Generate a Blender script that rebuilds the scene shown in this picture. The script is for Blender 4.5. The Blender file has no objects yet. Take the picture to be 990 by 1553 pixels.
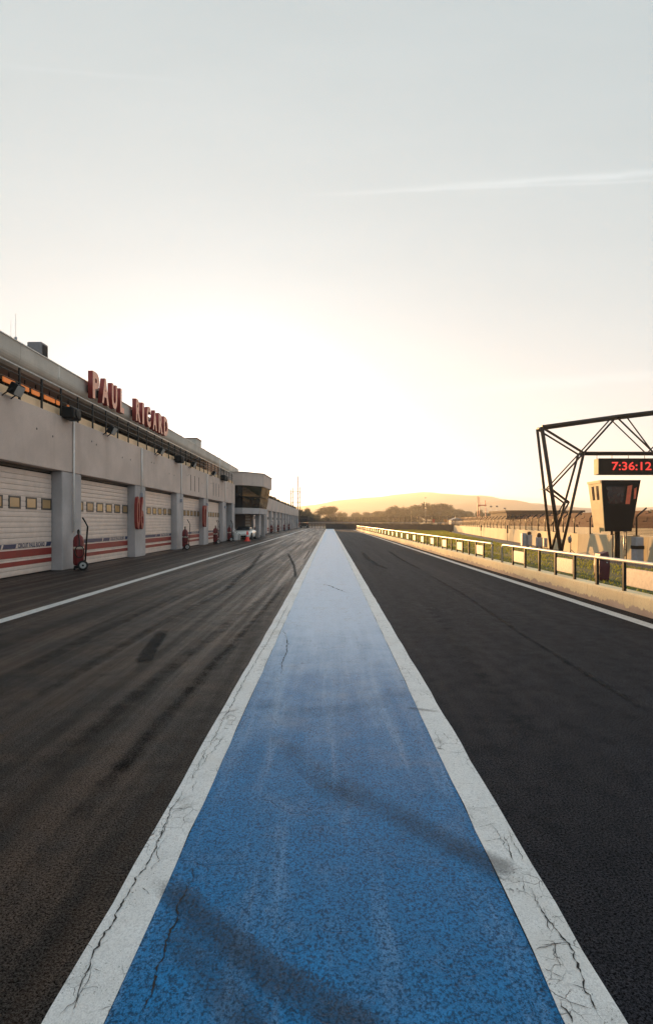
import bpy, bmesh, math, random
from mathutils import Vector, Matrix, noise as mnoise
random.seed(7)
R = math.radians
scene = bpy.context.scene
COL = scene.collection

# ------------------------------------------------------------------ camera
F, VX, VY, H = 800.0, 500.0, 792.0, 1.6          # focal length and vanishing point in photo pixels (990 x 1553), eye height
PW, PH = 990.0, 1553.0
cd = bpy.data.cameras.new('camera'); cam = bpy.data.objects.new('camera', cd); COL.objects.link(cam)
cd.sensor_fit = 'VERTICAL'; cd.sensor_height = 36.0; cd.lens = 36.0 * F / PH
cd.shift_x = -(VX - PW / 2) / PH; cd.shift_y = (VY - PH / 2) / PH
cd.clip_start = 0.05; cd.clip_end = 6000
cam.location = (0, 0, H); cam.rotation_euler = (R(90), 0, 0)
scene.camera = cam

# ------------------------------------------------------------------ sky, sun, exposure
SUN_AZ, SUN_EL = 11.0, 4.2                        # degrees left of the track axis, above the horizon
world = bpy.data.worlds.new('World'); scene.world = world; world.use_nodes = True
wn, wl = world.node_tree.nodes, world.node_tree.links
wn.clear()
w_out = wn.new('ShaderNodeOutputWorld'); w_bg = wn.new('ShaderNodeBackground')
sky = wn.new('ShaderNodeTexSky'); sky.sky_type = 'NISHITA'; sky.sun_disc = False
sky.sun_elevation = R(SUN_EL); sky.sun_rotation = R(-SUN_AZ)
sky.altitude = 300; sky.air_density = 0.7; sky.dust_density = 2.0; sky.ozone_density = 2.0
def wmath(op, a, b=None):
    n = wn.new('ShaderNodeMath'); n.operation = op
    for i, v in enumerate((a, b)):
        if v is None: continue
        if hasattr(v, 'links'): wl.new(v, n.inputs[i])
        else: n.inputs[i].default_value = v
    return n.outputs[0]
tc = wn.new('ShaderNodeTexCoord'); sx = wn.new('ShaderNodeSeparateXYZ'); wl.new(tc.outputs['Generated'], sx.inputs[0])
low = wn.new('ShaderNodeMapRange'); low.interpolation_type = 'SMOOTHSTEP'
for i_, q_ in enumerate((0.01, 0.075, 0.85, 0.0)): low.inputs[i_+1].default_value = q_
wl.new(sx.outputs[2], low.inputs[0])
hsv = wn.new('ShaderNodeHueSaturation'); wl.new(low.outputs[0], hsv.inputs['Saturation'])   # the thin veil washes the colour out higher up
wl.new(sky.outputs[0], hsv.inputs['Color'])
gam = wn.new('ShaderNodeGamma'); gam.inputs['Gamma'].default_value = 0.58
wl.new(hsv.outputs[0], gam.inputs['Color'])
veil = wn.new('ShaderNodeMix'); veil.data_type = 'RGBA'; veil.inputs[0].default_value = 0.6     # pale high haze over the whole sky
veil.inputs[7].default_value = (1.03, 1.21, 1.25, 1)
tint = wn.new('ShaderNodeMix'); tint.data_type = 'RGBA'; tint.blend_type = 'MULTIPLY'; tint.inputs[0].default_value = 1.0
tint.inputs[7].default_value = (0.75, 0.95, 1.08, 1)
wl.new(gam.outputs[0], tint.inputs[6]); wl.new(tint.outputs[2], veil.inputs[6])
# thin high contrails and cirrus, placed by sky direction
yy = wmath('MAXIMUM', sx.outputs[1], 0.02)
u = wmath('DIVIDE', sx.outputs[0], yy); v = wmath('DIVIDE', sx.outputs[2], yy)
ns = wn.new('ShaderNodeTexNoise'); ns.inputs['Scale'].default_value = 9; ns.inputs['Detail'].default_value = 4
cmb = wn.new('ShaderNodeCombineXYZ'); wl.new(u, cmb.inputs[0]); wl.new(wmath('MULTIPLY', v, 4.0), cmb.inputs[1])
wl.new(cmb.outputs[0], ns.inputs['Vector'])
def contrail(u0, v0, u1, v1, width, gain):
    k = (v1 - v0) / (u1 - u0)
    line = wmath('ADD', wmath('MULTIPLY', wmath('SUBTRACT', u, u0), k), v0)
    wob = wmath('MULTIPLY', wmath('SUBTRACT', ns.outputs[0], 0.5), width * 2.5)
    d = wmath('DIVIDE', wmath('ADD', wmath('SUBTRACT', v, line), wob), width)
    g = wmath('POWER', 2.718, wmath('MULTIPLY', wmath('MULTIPLY', d, d), -1.0))
    mr = wn.new('ShaderNodeMapRange'); mr.inputs[1].default_value = u0; mr.inputs[2].default_value = u0 + 0.35 * (u1 - u0)
    wl.new(u, mr.inputs[0])
    g = wmath('MULTIPLY', g, mr.outputs[0])
    me_ = wn.new('ShaderNodeMapRange'); me_.inputs[1].default_value = u1; me_.inputs[2].default_value = u1 - 0.3*(u1-u0)
    wl.new(u, me_.inputs[0]); g = wmath('MULTIPLY', g, me_.outputs[0])
    vis = wmath('MULTIPLY', wmath('GREATER_THAN', sx.outputs[1], 0.05), gain)
    return wmath('MULTIPLY', wmath('MULTIPLY', g, vis), wmath('ADD', ns.outputs[0], 0.3))
c = contrail(-0.05, 0.618, 1.1, 0.696, 0.006, 0.24)
c = wmath('ADD', c, contrail(-0.10, 0.618, 1.1, 0.668, 0.003, 0.14))
c = wmath('ADD', c, contrail(-0.75, 0.875, -0.22, 0.832, 0.005, 0.05))
c = wmath('ADD', c, contrail(0.16, 0.242, 0.85, 0.30, 0.010, 0.12))
ns2 = wn.new('ShaderNodeTexNoise'); ns2.inputs['Scale'].default_value = 2.2; ns2.inputs['Detail'].default_value = 5
wl.new(cmb.outputs[0], ns2.inputs['Vector'])
c = wmath('ADD', c, wmath('MULTIPLY', wmath('SUBTRACT', ns2.outputs[0], 0.5), 0.10))
add = wn.new('ShaderNodeMix'); add.data_type = 'RGBA'; add.blend_type = 'ADD'; add.inputs[0].default_value = 1.0
cw = wn.new('ShaderNodeCombineColor')
for i in range(3): wl.new(c, cw.inputs[i])
wl.new(veil.outputs[2], add.inputs[6]); wl.new(cw.outputs[0], add.inputs[7])
wl.new(add.outputs[2], w_bg.inputs['Color']); w_bg.inputs['Strength'].default_value = 0.15
wl.new(w_bg.outputs[0], w_out.inputs['Surface'])

sd = bpy.data.lights.new('sun', 'SUN'); sun = bpy.data.objects.new('sun', sd); COL.objects.link(sun)
sd.energy = 5.0; sd.angle = R(0.5); sd.color = (1.0, 0.54, 0.20)
sdir = Vector((-math.sin(R(SUN_AZ)) * math.cos(R(SUN_EL)), math.cos(R(SUN_AZ)) * math.cos(R(SUN_EL)), math.sin(R(SUN_EL))))
sun.rotation_euler = sdir.to_track_quat('Z', 'Y').to_euler(); sun.location = sdir * 200

vs = scene.view_settings
vs.view_transform = 'Standard'; vs.look = 'None'; vs.exposure = 1.80; vs.gamma = 1.0; vs.use_curve_mapping = False
scene.cycles.max_bounces = 6; scene.cycles.volume_bounces = 1; scene.cycles.transparent_max_bounces = 12
scene.cycles.sample_clamp_indirect = 6.0

# ------------------------------------------------------------------ helpers
def P(px, py, Y):
    """photo pixel at depth Y (metres along the track) -> world point"""
    return Vector(((px - VX) / F * Y, Y, H - (py - VY) / F * Y))
def YX(px, X):
    """depth at which the plane x = X is seen in photo column px"""
    return X * F / (px - VX)

ORG = {}
def origin(o):
    return ORG.get(o.name, Vector((0, 0, 0))) if o else Vector((0, 0, 0))
def tag(o, label=None, cat=None, group=None, kind=None):
    if label: o['label'] = label
    if cat: o['category'] = cat
    if group: o['group'] = group
    if kind: o['kind'] = kind
    return o
def empty(name, loc, label, cat, group=None):
    o = bpy.data.objects.new(name, None); COL.objects.link(o); o.location = loc
    o.empty_display_size = 0.3
    ORG[o.name] = Vector(loc)
    return tag(o, label, cat, group)
def place(name, me, parent, loc):
    """an object sharing mesh data, at a world position"""
    o = bpy.data.objects.new(name, me); COL.objects.link(o)
    o.parent = parent; o.location = Vector(loc) - origin(parent)
    ORG[o.name] = Vector(loc) if not parent else origin(parent)
    return o
def copy_tree(root, loc, rotz=None, label=None, group=None):
    def rec(o, par):
        c = o.copy(); COL.objects.link(c); c.parent = par
        for ch in list(o.children): rec(ch, c)
        return c
    c = rec(root, None); c.location = loc
    if rotz is not None: c.rotation_euler = (0, 0, rotz)
    if label: c['label'] = label
    if group: c['group'] = group
    return c

class MB:
    def __init__(self): self.v = []; self.f = []; self.sm = []
    def quad(self, a, b, c_, d): 
        n = len(self.v); self.v += [Vector(p) for p in (a, b, c_, d)]; self.f.append((n, n+1, n+2, n+3)); self.sm.append(False); return self
    def box(self, x0, x1, y0, y1, z0, z1):
        n = len(self.v)
        self.v += [Vector((x, y, z)) for z in (z0, z1) for y in (y0, y1) for x in (x0, x1)]
        for f in ((0,2,3,1),(4,5,7,6),(0,1,5,4),(2,6,7,3),(0,4,6,2),(1,3,7,5)):
            self.f.append(tuple(n+i for i in f)); self.sm.append(False)
        return self
    def bbox(self, x0, x1, y0, y1, z0, z1, b=0.01):
        """box with chamfered vertical and top edges"""
        prof = [(x0+b,y0),(x1-b,y0),(x1,y0+b),(x1,y1-b),(x1-b,y1),(x0+b,y1),(x0,y1-b),(x0,y0+b)]
        cx, cy = (x0+x1)/2, (y0+y1)/2
        sx_, sy_ = 1 - 2*b/max(x1-x0,1e-4), 1 - 2*b/max(y1-y0,1e-4)
        rings = [[(cx+(p[0]-cx)*sx_, cy+(p[1]-cy)*sy_, z0) for p in prof], [(p[0],p[1],z0+b) for p in prof],
                 [(p[0],p[1],z1-b) for p in prof], [(cx+(p[0]-cx)*sx_, cy+(p[1]-cy)*sy_, z1) for p in prof]]
        return self.loft(rings)
    def loft(self, rings, cap=True, smooth=False, closed=True):
        n = len(self.v); k = len(rings[0])
        for r_ in rings: self.v += [Vector(p) for p in r_]
        for i in range(len(rings)-1):
            for j in range(k if closed else k-1):
                a, b = n+i*k+j, n+i*k+(j+1)%k
                self.f.append((a, b, b+k, a+k)); self.sm.append(smooth)
        if cap and closed:
            self.f.append(tuple(n+j for j in reversed(range(k)))); self.sm.append(False)
            m = n+(len(rings)-1)*k
            self.f.append(tuple(m+j for j in range(k))); self.sm.append(False)
        return self
    def tube(self, pts, r, seg=8, r2=None):
        pts = [Vector(p) for p in pts]; rings = []
        for i, p in enumerate(pts):
            d = (pts[min(i+1, len(pts)-1)] - pts[max(i-1, 0)]).normalized()
            ref = Vector((0,0,1)) if abs(d.z) < 0.95 else Vector((1,0,0))
            a = d.cross(ref).normalized(); b = d.cross(a).normalized()
            rr = r if r2 is None else r + (r2-r)*i/(len(pts)-1)
            rings.append([p + (a*math.cos(t) + b*math.sin(t))*rr for t in (2*math.pi*j/seg for j in range(seg))])
        return self.loft(rings, smooth=True)
    def lathe(self, prof, c0=(0,0,0), axis='z', seg=16):
        rings = []
        for r_, h in prof:
            ring = []
            for j in range(seg):
                t = 2*math.pi*j/seg; a, b = r_*math.cos(t), r_*math.sin(t)
                p = (a, b, h) if axis == 'z' else ((h, a, b) if axis == 'x' else (b, h, a))
                ring.append((c0[0]+p[0], c0[1]+p[1], c0[2]+p[2]))
            rings.append(ring)
        return self.loft(rings, smooth=True)
    def prism(self, poly, z0, z1):
        return self.loft([[(p[0], p[1], z0) for p in poly], [(p[0], p[1], z1) for p in poly]])
    def mesh(self, name, m, org=Vector((0,0,0))):
        me = bpy.data.meshes.new(name)
        me.from_pydata([tuple(p - org) for p in self.v], [], self.f)
        me.polygons.foreach_set('use_smooth', self.sm)
        me.materials.append(m)
        bm = bmesh.new(); bm.from_mesh(me); bmesh.ops.recalc_face_normals(bm, faces=bm.faces); bm.to_mesh(me); bm.free()
        return me
    def build(self, name, m, parent=None, org=None):
        og = origin(parent) if parent else Vector(org or (0,0,0))
        o = bpy.data.objects.new(name, self.mesh(name, m, og)); COL.objects.link(o)
        if parent: o.parent = parent
        else: o.location = og
        ORG[o.name] = og
        return o

# ------------------------------------------------------------------ materials
class N:
    """tiny node-building helper"""
    def __init__(self, name):
        self.m = bpy.data.materials.new(name); self.m.use_nodes = True
        self.n = self.m.node_tree.nodes; self.l = self.m.node_tree.links
        self.b = self.n['Principled BSDF']
        self.tc = self.n.new('ShaderNodeTexCoord')
        self.geo = self.n.new('ShaderNodeNewGeometry')
    def put(self, v, sock):
        if hasattr(v, 'links'): self.l.new(v, sock)
        else: sock.default_value = v
    def pos(self, scale=(1,1,1), rot=0):
        mp = self.n.new('ShaderNodeMapping'); mp.inputs['Scale'].default_value = scale; mp.inputs['Rotation'].default_value[2] = rot
        self.l.new(self.geo.outputs['Position'], mp.inputs[0]); return mp.outputs[0]
    def noise(self, scale, detail=4, rough=0.55, vec=None, dist=0.0):
        t = self.n.new('ShaderNodeTexNoise'); t.inputs['Scale'].default_value = scale; t.inputs['Detail'].default_value = detail
        t.inputs['Roughness'].default_value = rough; t.inputs['Distortion'].default_value = dist
        self.l.new(vec or self.geo.outputs['Position'], t.inputs['Vector']); return t.outputs[0]
    def voro(self, scale, feature='F1', vec=None):
        t = self.n.new('ShaderNodeTexVoronoi'); t.inputs['Scale'].default_value = scale; t.feature = feature
        self.l.new(vec or self.geo.outputs['Position'], t.inputs['Vector']); return t.outputs[0]
    def ramp(self, x, a, b, lo=0.0, hi=1.0):
        t = self.n.new('ShaderNodeMapRange'); t.interpolation_type = 'SMOOTHSTEP'
        for i, q in enumerate((a, b, lo, hi)): t.inputs[i+1].default_value = q
        self.put(x, t.inputs[0]); return t.outputs[0]
    def math(self, op, a, b=0.0):
        t = self.n.new('ShaderNodeMath'); t.operation = op; self.put(a, t.inputs[0]); self.put(b, t.inputs[1]); return t.outputs[0]
    def mix(self, f, a, b, mode='MIX'):
        t = self.n.new('ShaderNodeMix'); t.data_type = 'RGBA'; t.blend_type = mode
        self.put(f, t.inputs[0])
        for q, s in ((a, t.inputs[6]), (b, t.inputs[7])):
            if isinstance(q, tuple): q = (*q, 1.0) if len(q) == 3 else q
            self.put(q, s)
        return t.outputs[2]
    def bump(self, h, strength=0.3, dist=0.01):
        t = self.n.new('ShaderNodeBump'); t.inputs['Strength'].default_value = strength; t.inputs['Distance'].default_value = dist
        self.l.new(h, t.inputs['Height']); self.l.new(t.outputs[0], self.b.inputs['Normal'])
    def color(self, c_):
        if isinstance(c_, tuple): c_ = (*c_, 1.0) if len(c_) == 3 else c_
        self.put(c_, self.b.inputs['Base Color']); return self
    def rough(self, r_): self.put(r_, self.b.inputs['Roughness']); return self
    def spec(self, s): self.put(s, self.b.inputs['Specular IOR Level']); return self

def plain(name, col, rough=0.5, var=0.12, scale=6.0, metal=0.0, spec=0.5, bump=0.0):
    k = N(name)
    n1 = k.noise(scale, 5)
    k.color(k.mix(k.ramp(n1, 0.3, 0.7), tuple(x*(1-var) for x in col), tuple(min(1, x*(1+var)) for x in col)))
    k.rough(k.ramp(n1, 0.3, 0.7, max(0.02, rough-0.06), min(1, rough+0.06))); k.spec(spec)
    k.b.inputs['Metallic'].default_value = metal
    if bump: k.bump(k.noise(scale*6, 4), bump, 0.01)
    return k.m

def concrete(name, col, stain=0.5, streak=0.5):
    k = N(name)
    big = k.noise(0.7, 6, 0.6); fine = k.noise(22, 4, 0.6); str_ = k.noise(1.0, 4, 0.6, k.pos((1.2, 1.2, 0.12)))
    c1 = k.mix(k.ramp(big, 0.3, 0.72), tuple(x*(1-stain*0.5) for x in col), tuple(x*(1+stain*0.25) for x in col))
    c1 = k.mix(k.math('MULTIPLY', k.ramp(str_, 0.52, 0.75), streak), c1, tuple(x*0.55 for x in col))
    c1 = k.mix(k.ramp(fine, 0.35, 0.75, 0.0, 0.25), c1, tuple(x*0.7 for x in col))
    k.color(c1); k.rough(0.85); k.spec(0.3)
    k.bump(k.math('ADD', k.noise(45, 3), k.math('MULTIPLY', big, 0.6)), 0.25, 0.006)
    return k.m

def asphalt(name, col, rub, warm, gloss=0.55, spec=0.3):
    """dark tarmac with aggregate, mottled patches and rubbered streaks along the lane"""
    k = N(name)
    g0 = k.noise(88, 3, 0.78); g1 = k.noise(170, 2, 0.7); g2 = k.voro(85)
    mid = k.noise(5, 6, 0.7); blot = k.noise(1.1, 7, 0.68)
    st1 = k.noise(1.0, 5, 0.62, k.pos((2.2, 0.05, 1), R(2.5)), 0.3); st2 = k.noise(1.0, 5, 0.65, k.pos((6.0, 0.10, 1), R(-3)), 0.3)
    grain = k.math('ADD', k.math('MULTIPLY', g0, 0.6), k.math('MULTIPLY', g1, 0.4))
    g = k.ramp(grain, 0.40, 0.62)
    c1 = k.mix(g, tuple(x*0.12 for x in col), tuple(x*2.3 for x in col))
    w1 = k.mix(g, tuple(x*0.15 for x in warm), tuple(x*2.2 for x in warm))
    c1 = k.mix(k.ramp(blot, 0.40, 0.62, 0, 0.8), c1, w1)
    c1 = k.mix(k.ramp(mid, 0.48, 0.72, 0, 0.5), c1, tuple(x*0.40 for x in col))
    s1 = k.math('MULTIPLY', k.math('MULTIPLY', k.ramp(st1, 0.46, 0.62), k.ramp(mid, 0.3, 0.6, 0.45, 1.0)), rub)
    c1 = k.mix(s1, c1, tuple(x*0.35 for x in col))
    c1 = k.mix(k.math('MULTIPLY', k.ramp(st2, 0.52, 0.66), rub*0.6), c1, tuple(x*0.45 for x in warm))
    s3 = k.math('MULTIPLY', k.ramp(st1, 0.47, 0.34), rub*0.75)
    c1 = k.mix(k.math('MULTIPLY', s3, k.ramp(mid, 0.35, 0.6, 0.4, 1.0)), c1, k.mix(g, tuple(x*0.5 for x in warm), tuple(x*3.0 for x in warm)))
    chips = k.math('MULTIPLY', k.ramp(g2, 0.16, 0.10), k.ramp(k.noise(33, 1), 0.52, 0.60))
    c1 = k.mix(k.math('MULTIPLY', chips, 0.6), c1, tuple(0.085 + 0.8*x for x in col))
    k.color(c1)
    k.rough(k.math('ADD', k.math('ADD', k.ramp(st1, 0.35, 0.62, gloss-0.09*rub, gloss+0.12*rub), k.ramp(st2, 0.4, 0.6, -0.06*rub, 0.06*rub)), k.ramp(mid, 0.3, 0.7, -0.05, 0.05)))
    k.put(k.math('MULTIPLY', g, spec*1.5), k.b.inputs['Specular IOR Level'])
    k.bump(k.math('ADD', grain, k.math('MULTIPLY', mid, 0.4)), 0.75, 0.014)
    return k.m

def crackle(k, scale, width, mask_lo, mask_hi, warp=0.35):
    """fine network of hairline cracks, present only in patches"""
    wv = k.n.new('ShaderNodeTexNoise'); wv.inputs['Scale'].default_value = scale*0.9; wv.inputs['Detail'].default_value = 4
    k.l.new(k.geo.outputs['Position'], wv.inputs['Vector'])
    sc_ = k.n.new('ShaderNodeVectorMath'); sc_.operation = 'SCALE'; sc_.inputs['Scale'].default_value = warp/scale*3
    k.l.new(wv.outputs['Color'], sc_.inputs[0])
    ad = k.n.new('ShaderNodeVectorMath'); ad.operation = 'ADD'
    k.l.new(k.geo.outputs['Position'], ad.inputs[0]); k.l.new(sc_.outputs[0], ad.inputs[1])
    e = k.voro(scale, 'DISTANCE_TO_EDGE', ad.outputs[0])
    return k.math('MULTIPLY', k.ramp(e, width, width*0.35), k.ramp(k.noise(2.3, 5, 0.65), mask_lo, mask_hi))

def paint_on_asphalt(name, col, worn, base=(0.03, 0.03, 0.032), rough=0.5, dirt=0.5, fade=0.0):
    k = N(name)
    g0 = k.noise(82, 4, 0.78, k.pos((1, 0.85, 1))); g1 = k.noise(120, 3, 0.7)
    big = k.noise(1.6, 7, 0.68); huge = k.noise(0.5, 4); patch = k.noise(4.5, 6, 0.72)
    lng = k.noise(1.0, 5, 0.65, k.pos((5.0, 0.35, 1)), 0.3)
    grain = k.math('ADD', k.math('MULTIPLY', g0, 0.62), k.math('MULTIPLY', g1, 0.38))
    gr = k.ramp(grain, 0.41, 0.60)
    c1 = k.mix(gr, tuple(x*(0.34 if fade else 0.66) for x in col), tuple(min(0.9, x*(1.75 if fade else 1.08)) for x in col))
    if fade:                                            # pales down the lane: worn paint plus grazing sky sheen put into the colour
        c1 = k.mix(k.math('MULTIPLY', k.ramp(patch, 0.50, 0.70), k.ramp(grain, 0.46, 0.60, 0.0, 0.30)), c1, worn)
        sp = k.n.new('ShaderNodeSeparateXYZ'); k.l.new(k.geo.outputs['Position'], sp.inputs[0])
        wear_sheen = k.math('ADD', k.ramp(sp.outputs[1], 1.6, 10.0), k.math('MULTIPLY', k.math('SUBTRACT', k.math('ADD', k.math('ADD', big, lng), k.math('MULTIPLY', grain, 1.5)), 1.75), 0.75))
        c1 = k.mix(k.ramp(wear_sheen, 0.0, 1.0, 0, fade), c1, worn)
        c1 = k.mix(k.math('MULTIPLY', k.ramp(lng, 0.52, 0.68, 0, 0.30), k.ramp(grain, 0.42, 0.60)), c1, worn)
        rust = k.math('MULTIPLY', k.ramp(big, 0.54, 0.70), k.ramp(grain, 0.45, 0.60, 0.0, dirt))
        c1 = k.mix(rust, c1, (0.20, 0.15, 0.12))
    else:
        c1 = k.mix(k.math('MULTIPLY', k.ramp(big, 0.46, 0.68), dirt), c1, worn)
        c1 = k.mix(k.math('MULTIPLY', k.ramp(patch, 0.54, 0.72), dirt), c1, tuple(x*0.55 for x in worn))
    pit = k.math('MULTIPLY', k.ramp(g0, 0.53, 0.62), k.ramp(g1, 0.44, 0.56))
    pit = k.math('MULTIPLY', pit, k.ramp(patch, 0.35, 0.62, 0.2, 0.95 if fade else 0.9))
    c1 = k.mix(pit, c1, base)
    ck_ = crackle(k, 9 if not fade else 5, 0.022, 0.48, 0.60)
    c1 = k.mix(k.math('MULTIPLY', ck_, 0.75 if not fade else 0.4), c1, base)
    k.color(c1); k.rough(k.math('ADD', k.math('MULTIPLY', grain, 0.25), rough - 0.1)); k.spec(0.12 if fade else 0.4)
    k.bump(k.math('SUBTRACT', grain, k.math('MULTIPLY', k.math('ADD', pit, ck_), 0.5)), 0.6 if fade else 0.4, 0.008)
    return k.m

def mark_mat(name, col, strength, along=0.2):
    """worn film whose coverage fades to nothing (vertex attribute 'fade' times noise)"""
    k = N(name)
    at = k.n.new('ShaderNodeAttribute'); at.attribute_name = 'fade'
    g0 = k.noise(82, 4, 0.78, k.pos((1, 0.85, 1))); n2 = k.noise(5, 6, 0.7)
    a = k.math('ADD', k.math('MULTIPLY', at.outputs['Fac'], 0.9), k.math('MULTIPLY', k.math('SUBTRACT', k.math('ADD', k.math('MULTIPLY', g0, 1.3), k.math('MULTIPLY', n2, 0.7)), 1.0), 1.6))
    a = k.math('MULTIPLY', k.ramp(a, 0.0, 1.0), k.ramp(at.outputs['Fac'], 0.0, 0.25))
    k.color(k.mix(k.ramp(g0, 0.42, 0.6), tuple(x*0.5 for x in col), tuple(x*1.7 for x in col))); k.rough(0.75); k.spec(0.15)
    k.put(k.math('MULTIPLY', a, strength), k.b.inputs['Alpha'])
    return k.m

def leafy(name, c1, c2, trans=0.5):
    k = N(name)
    oi = k.n.new('ShaderNodeObjectInfo')
    n1 = k.noise(0.6, 4)
    k.color(k.mix(k.ramp(n1, 0.3, 0.7), c1, c2)); k.rough(0.6); k.spec(0.25)
    tr = k.n.new('ShaderNodeBsdfTranslucent'); tr.inputs[0].default_value = (*[min(1, x*1.5) for x in c2], 1)
    ms = k.n.new('ShaderNodeMixShader'); ms.inputs[0].default_value = trans
    k.l.new(k.b.outputs[0], ms.inputs[1]); k.l.new(tr.outputs[0], ms.inputs[2])
    k.l.new(ms.outputs[0], k.n['Material Output'].inputs['Surface'])
    return k.m

def emis(name, col, strength, base=(0.02, 0.02, 0.02)):
    k = N(name); k.color(base); k.rough(0.4)
    k.b.inputs['Emission Color'].default_value = (*col, 1); k.b.inputs['Emission Strength'].default_value = strength
    return k.m

def fence_mesh_mat(name, col, cell=0.05, wire=0.16):
    k = N(name)
    sx_ = k.n.new('ShaderNodeSeparateXYZ'); k.l.new(k.geo.outputs['Position'], sx_.inputs[0])
    a = k.math('ADD', k.math('ADD', sx_.outputs[1], sx_.outputs[0]), 0.0)
    w1 = k.math('LESS_THAN', k.math('FRACT', k.math('DIVIDE', a, cell)), wire)
    w2 = k.math('LESS_THAN', k.math('FRACT', k.math('DIVIDE', sx_.outputs[2], cell)), wire)
    k.color(col); k.rough(0.8); k.spec(0.1)
    k.put(k.math('MAXIMUM', w1, w2), k.b.inputs['Alpha'])
    return k.m

M = {}
M['asph_l'] = asphalt('tarmac_working_lane', (0.0150, 0.0128, 0.0126), 0.8, (0.052, 0.032, 0.0215), 0.45, 0.28)  # warm tone is brownish tarmac plus orange sky reflection mixed into the colour
M['asph_r'] = asphalt('tarmac_fast_lane', (0.0125, 0.0142, 0.0205), 0.18, (0.0140, 0.0152, 0.0205), 0.66, 0.13)
M['asph_o'] = asphalt('tarmac_old', (0.10, 0.09, 0.088), 0.3, (0.12, 0.105, 0.095))
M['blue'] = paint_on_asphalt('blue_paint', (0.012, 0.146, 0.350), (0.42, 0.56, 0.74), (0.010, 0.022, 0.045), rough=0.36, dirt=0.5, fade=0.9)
M['white'] = paint_on_asphalt('white_paint', (0.86, 0.86, 0.88), (0.62, 0.60, 0.58), rough=0.5, dirt=0.6)
M['line'] = paint_on_asphalt('line_paint', (0.72, 0.71, 0.70), (0.55, 0.53, 0.50), rough=0.5, dirt=0.3)
M['crack'] = plain('crack_tar', (0.014, 0.013, 0.013), 0.8, 0.2, 40)
M['rubber'] = mark_mat('rubber_film', (0.007, 0.0065, 0.0065), 0.85)
M['dirt'] = mark_mat('dirt_film', (0.052, 0.052, 0.056), 0.44, 0.25)
M['conc'] = concrete('beam_concrete', (0.66, 0.54, 0.485), 0.28, 0.35)
M['col'] = concrete('column_concrete', (0.50, 0.465, 0.47), 0.4, 0.3)
M['fascia'] = concrete('fascia_concrete', (0.60, 0.55, 0.50), 0.35, 0.5)
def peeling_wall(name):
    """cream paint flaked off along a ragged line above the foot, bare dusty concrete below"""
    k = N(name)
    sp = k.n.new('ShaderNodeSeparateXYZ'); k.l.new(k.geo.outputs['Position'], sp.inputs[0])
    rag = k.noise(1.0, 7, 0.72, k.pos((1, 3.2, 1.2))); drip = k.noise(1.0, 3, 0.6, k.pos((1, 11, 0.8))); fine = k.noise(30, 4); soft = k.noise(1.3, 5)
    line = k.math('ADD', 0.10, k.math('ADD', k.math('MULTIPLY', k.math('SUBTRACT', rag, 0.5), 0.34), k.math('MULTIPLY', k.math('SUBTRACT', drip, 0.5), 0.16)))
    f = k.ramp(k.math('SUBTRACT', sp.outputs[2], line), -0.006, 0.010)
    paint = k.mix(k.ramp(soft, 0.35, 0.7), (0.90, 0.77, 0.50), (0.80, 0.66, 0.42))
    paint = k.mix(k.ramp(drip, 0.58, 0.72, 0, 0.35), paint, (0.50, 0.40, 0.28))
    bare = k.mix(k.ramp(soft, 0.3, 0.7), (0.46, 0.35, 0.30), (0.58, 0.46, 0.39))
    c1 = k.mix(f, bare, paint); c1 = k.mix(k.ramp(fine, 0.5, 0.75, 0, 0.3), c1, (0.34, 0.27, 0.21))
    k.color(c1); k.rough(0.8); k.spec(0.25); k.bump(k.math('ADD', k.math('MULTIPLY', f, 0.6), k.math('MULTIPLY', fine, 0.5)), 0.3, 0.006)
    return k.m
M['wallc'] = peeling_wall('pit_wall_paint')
M['wallp'] = concrete('wall_painted', (0.76, 0.63, 0.42), 0.25, 0.3)
M['upst'] = concrete('upstand_render', (0.86, 0.62, 0.40), 0.3, 0.2)
M['dwhite'] = plain('door_white', (0.69, 0.565, 0.505), 0.45, 0.08, 3, bump=0.03)
M['dred'] = plain('door_red', (0.26, 0.028, 0.022), 0.5, 0.12, 3)
M['dblue'] = plain('door_blue', (0.022, 0.035, 0.10), 0.42, 0.08, 3)
k_ = N('pane_amber'); oi_ = k_.n.new('ShaderNodeObjectInfo')
k_.color(k_.mix(oi_.outputs['Random'], (0.30, 0.20, 0.11), (0.58, 0.38, 0.17))); k_.rough(0.12); k_.bump(k_.noise(3, 2), 0.08, 0.02); M['amber'] = k_.m
M['wframe'] = plain('window_frame_grey', (0.055, 0.05, 0.045), 0.5)
M['black'] = plain('black_metal', (0.010, 0.010, 0.011), 0.6, 0.2, spec=0.2)
M['steel'] = plain('dark_steel', (0.024, 0.018, 0.017), 0.5, 0.25, 12, spec=0.3)
M['rail'] = plain('galvanised_rail', (0.50, 0.49, 0.47), 0.38, 0.15, 10, metal=0.5)
M['railw'] = plain('cream_rail_paint', (0.74, 0.70, 0.60), 0.4, 0.06)
M['pipe'] = plain('white_pipe', (0.80, 0.76, 0.73), 0.45, 0.06)
M['letter'] = plain('red_letter_face', (0.92, 0.46, 0.33), 0.5, 0.06)
M['glass'] = plain('dark_glass', (0.018, 0.018, 0.017), 0.09, 0.2, 1.2, spec=0.6)
M['glass2'] = plain('dark_glass_low', (0.012, 0.013, 0.016), 0.12, 0.2, 1.2, spec=0.35)
M['ored'] = plain('orange_strip', (0.75, 0.14, 0.06), 0.5, 0.15)
M['ext'] = plain('extinguisher_red', (0.17, 0.013, 0.015), 0.4, 0.1)
M['tyre'] = plain('tyre_black', (0.012, 0.012, 0.012), 0.75, 0.2, 20)
M['rim'] = plain('rim_grey', (0.42, 0.42, 0.42), 0.4, 0.1, metal=0.3)
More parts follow.
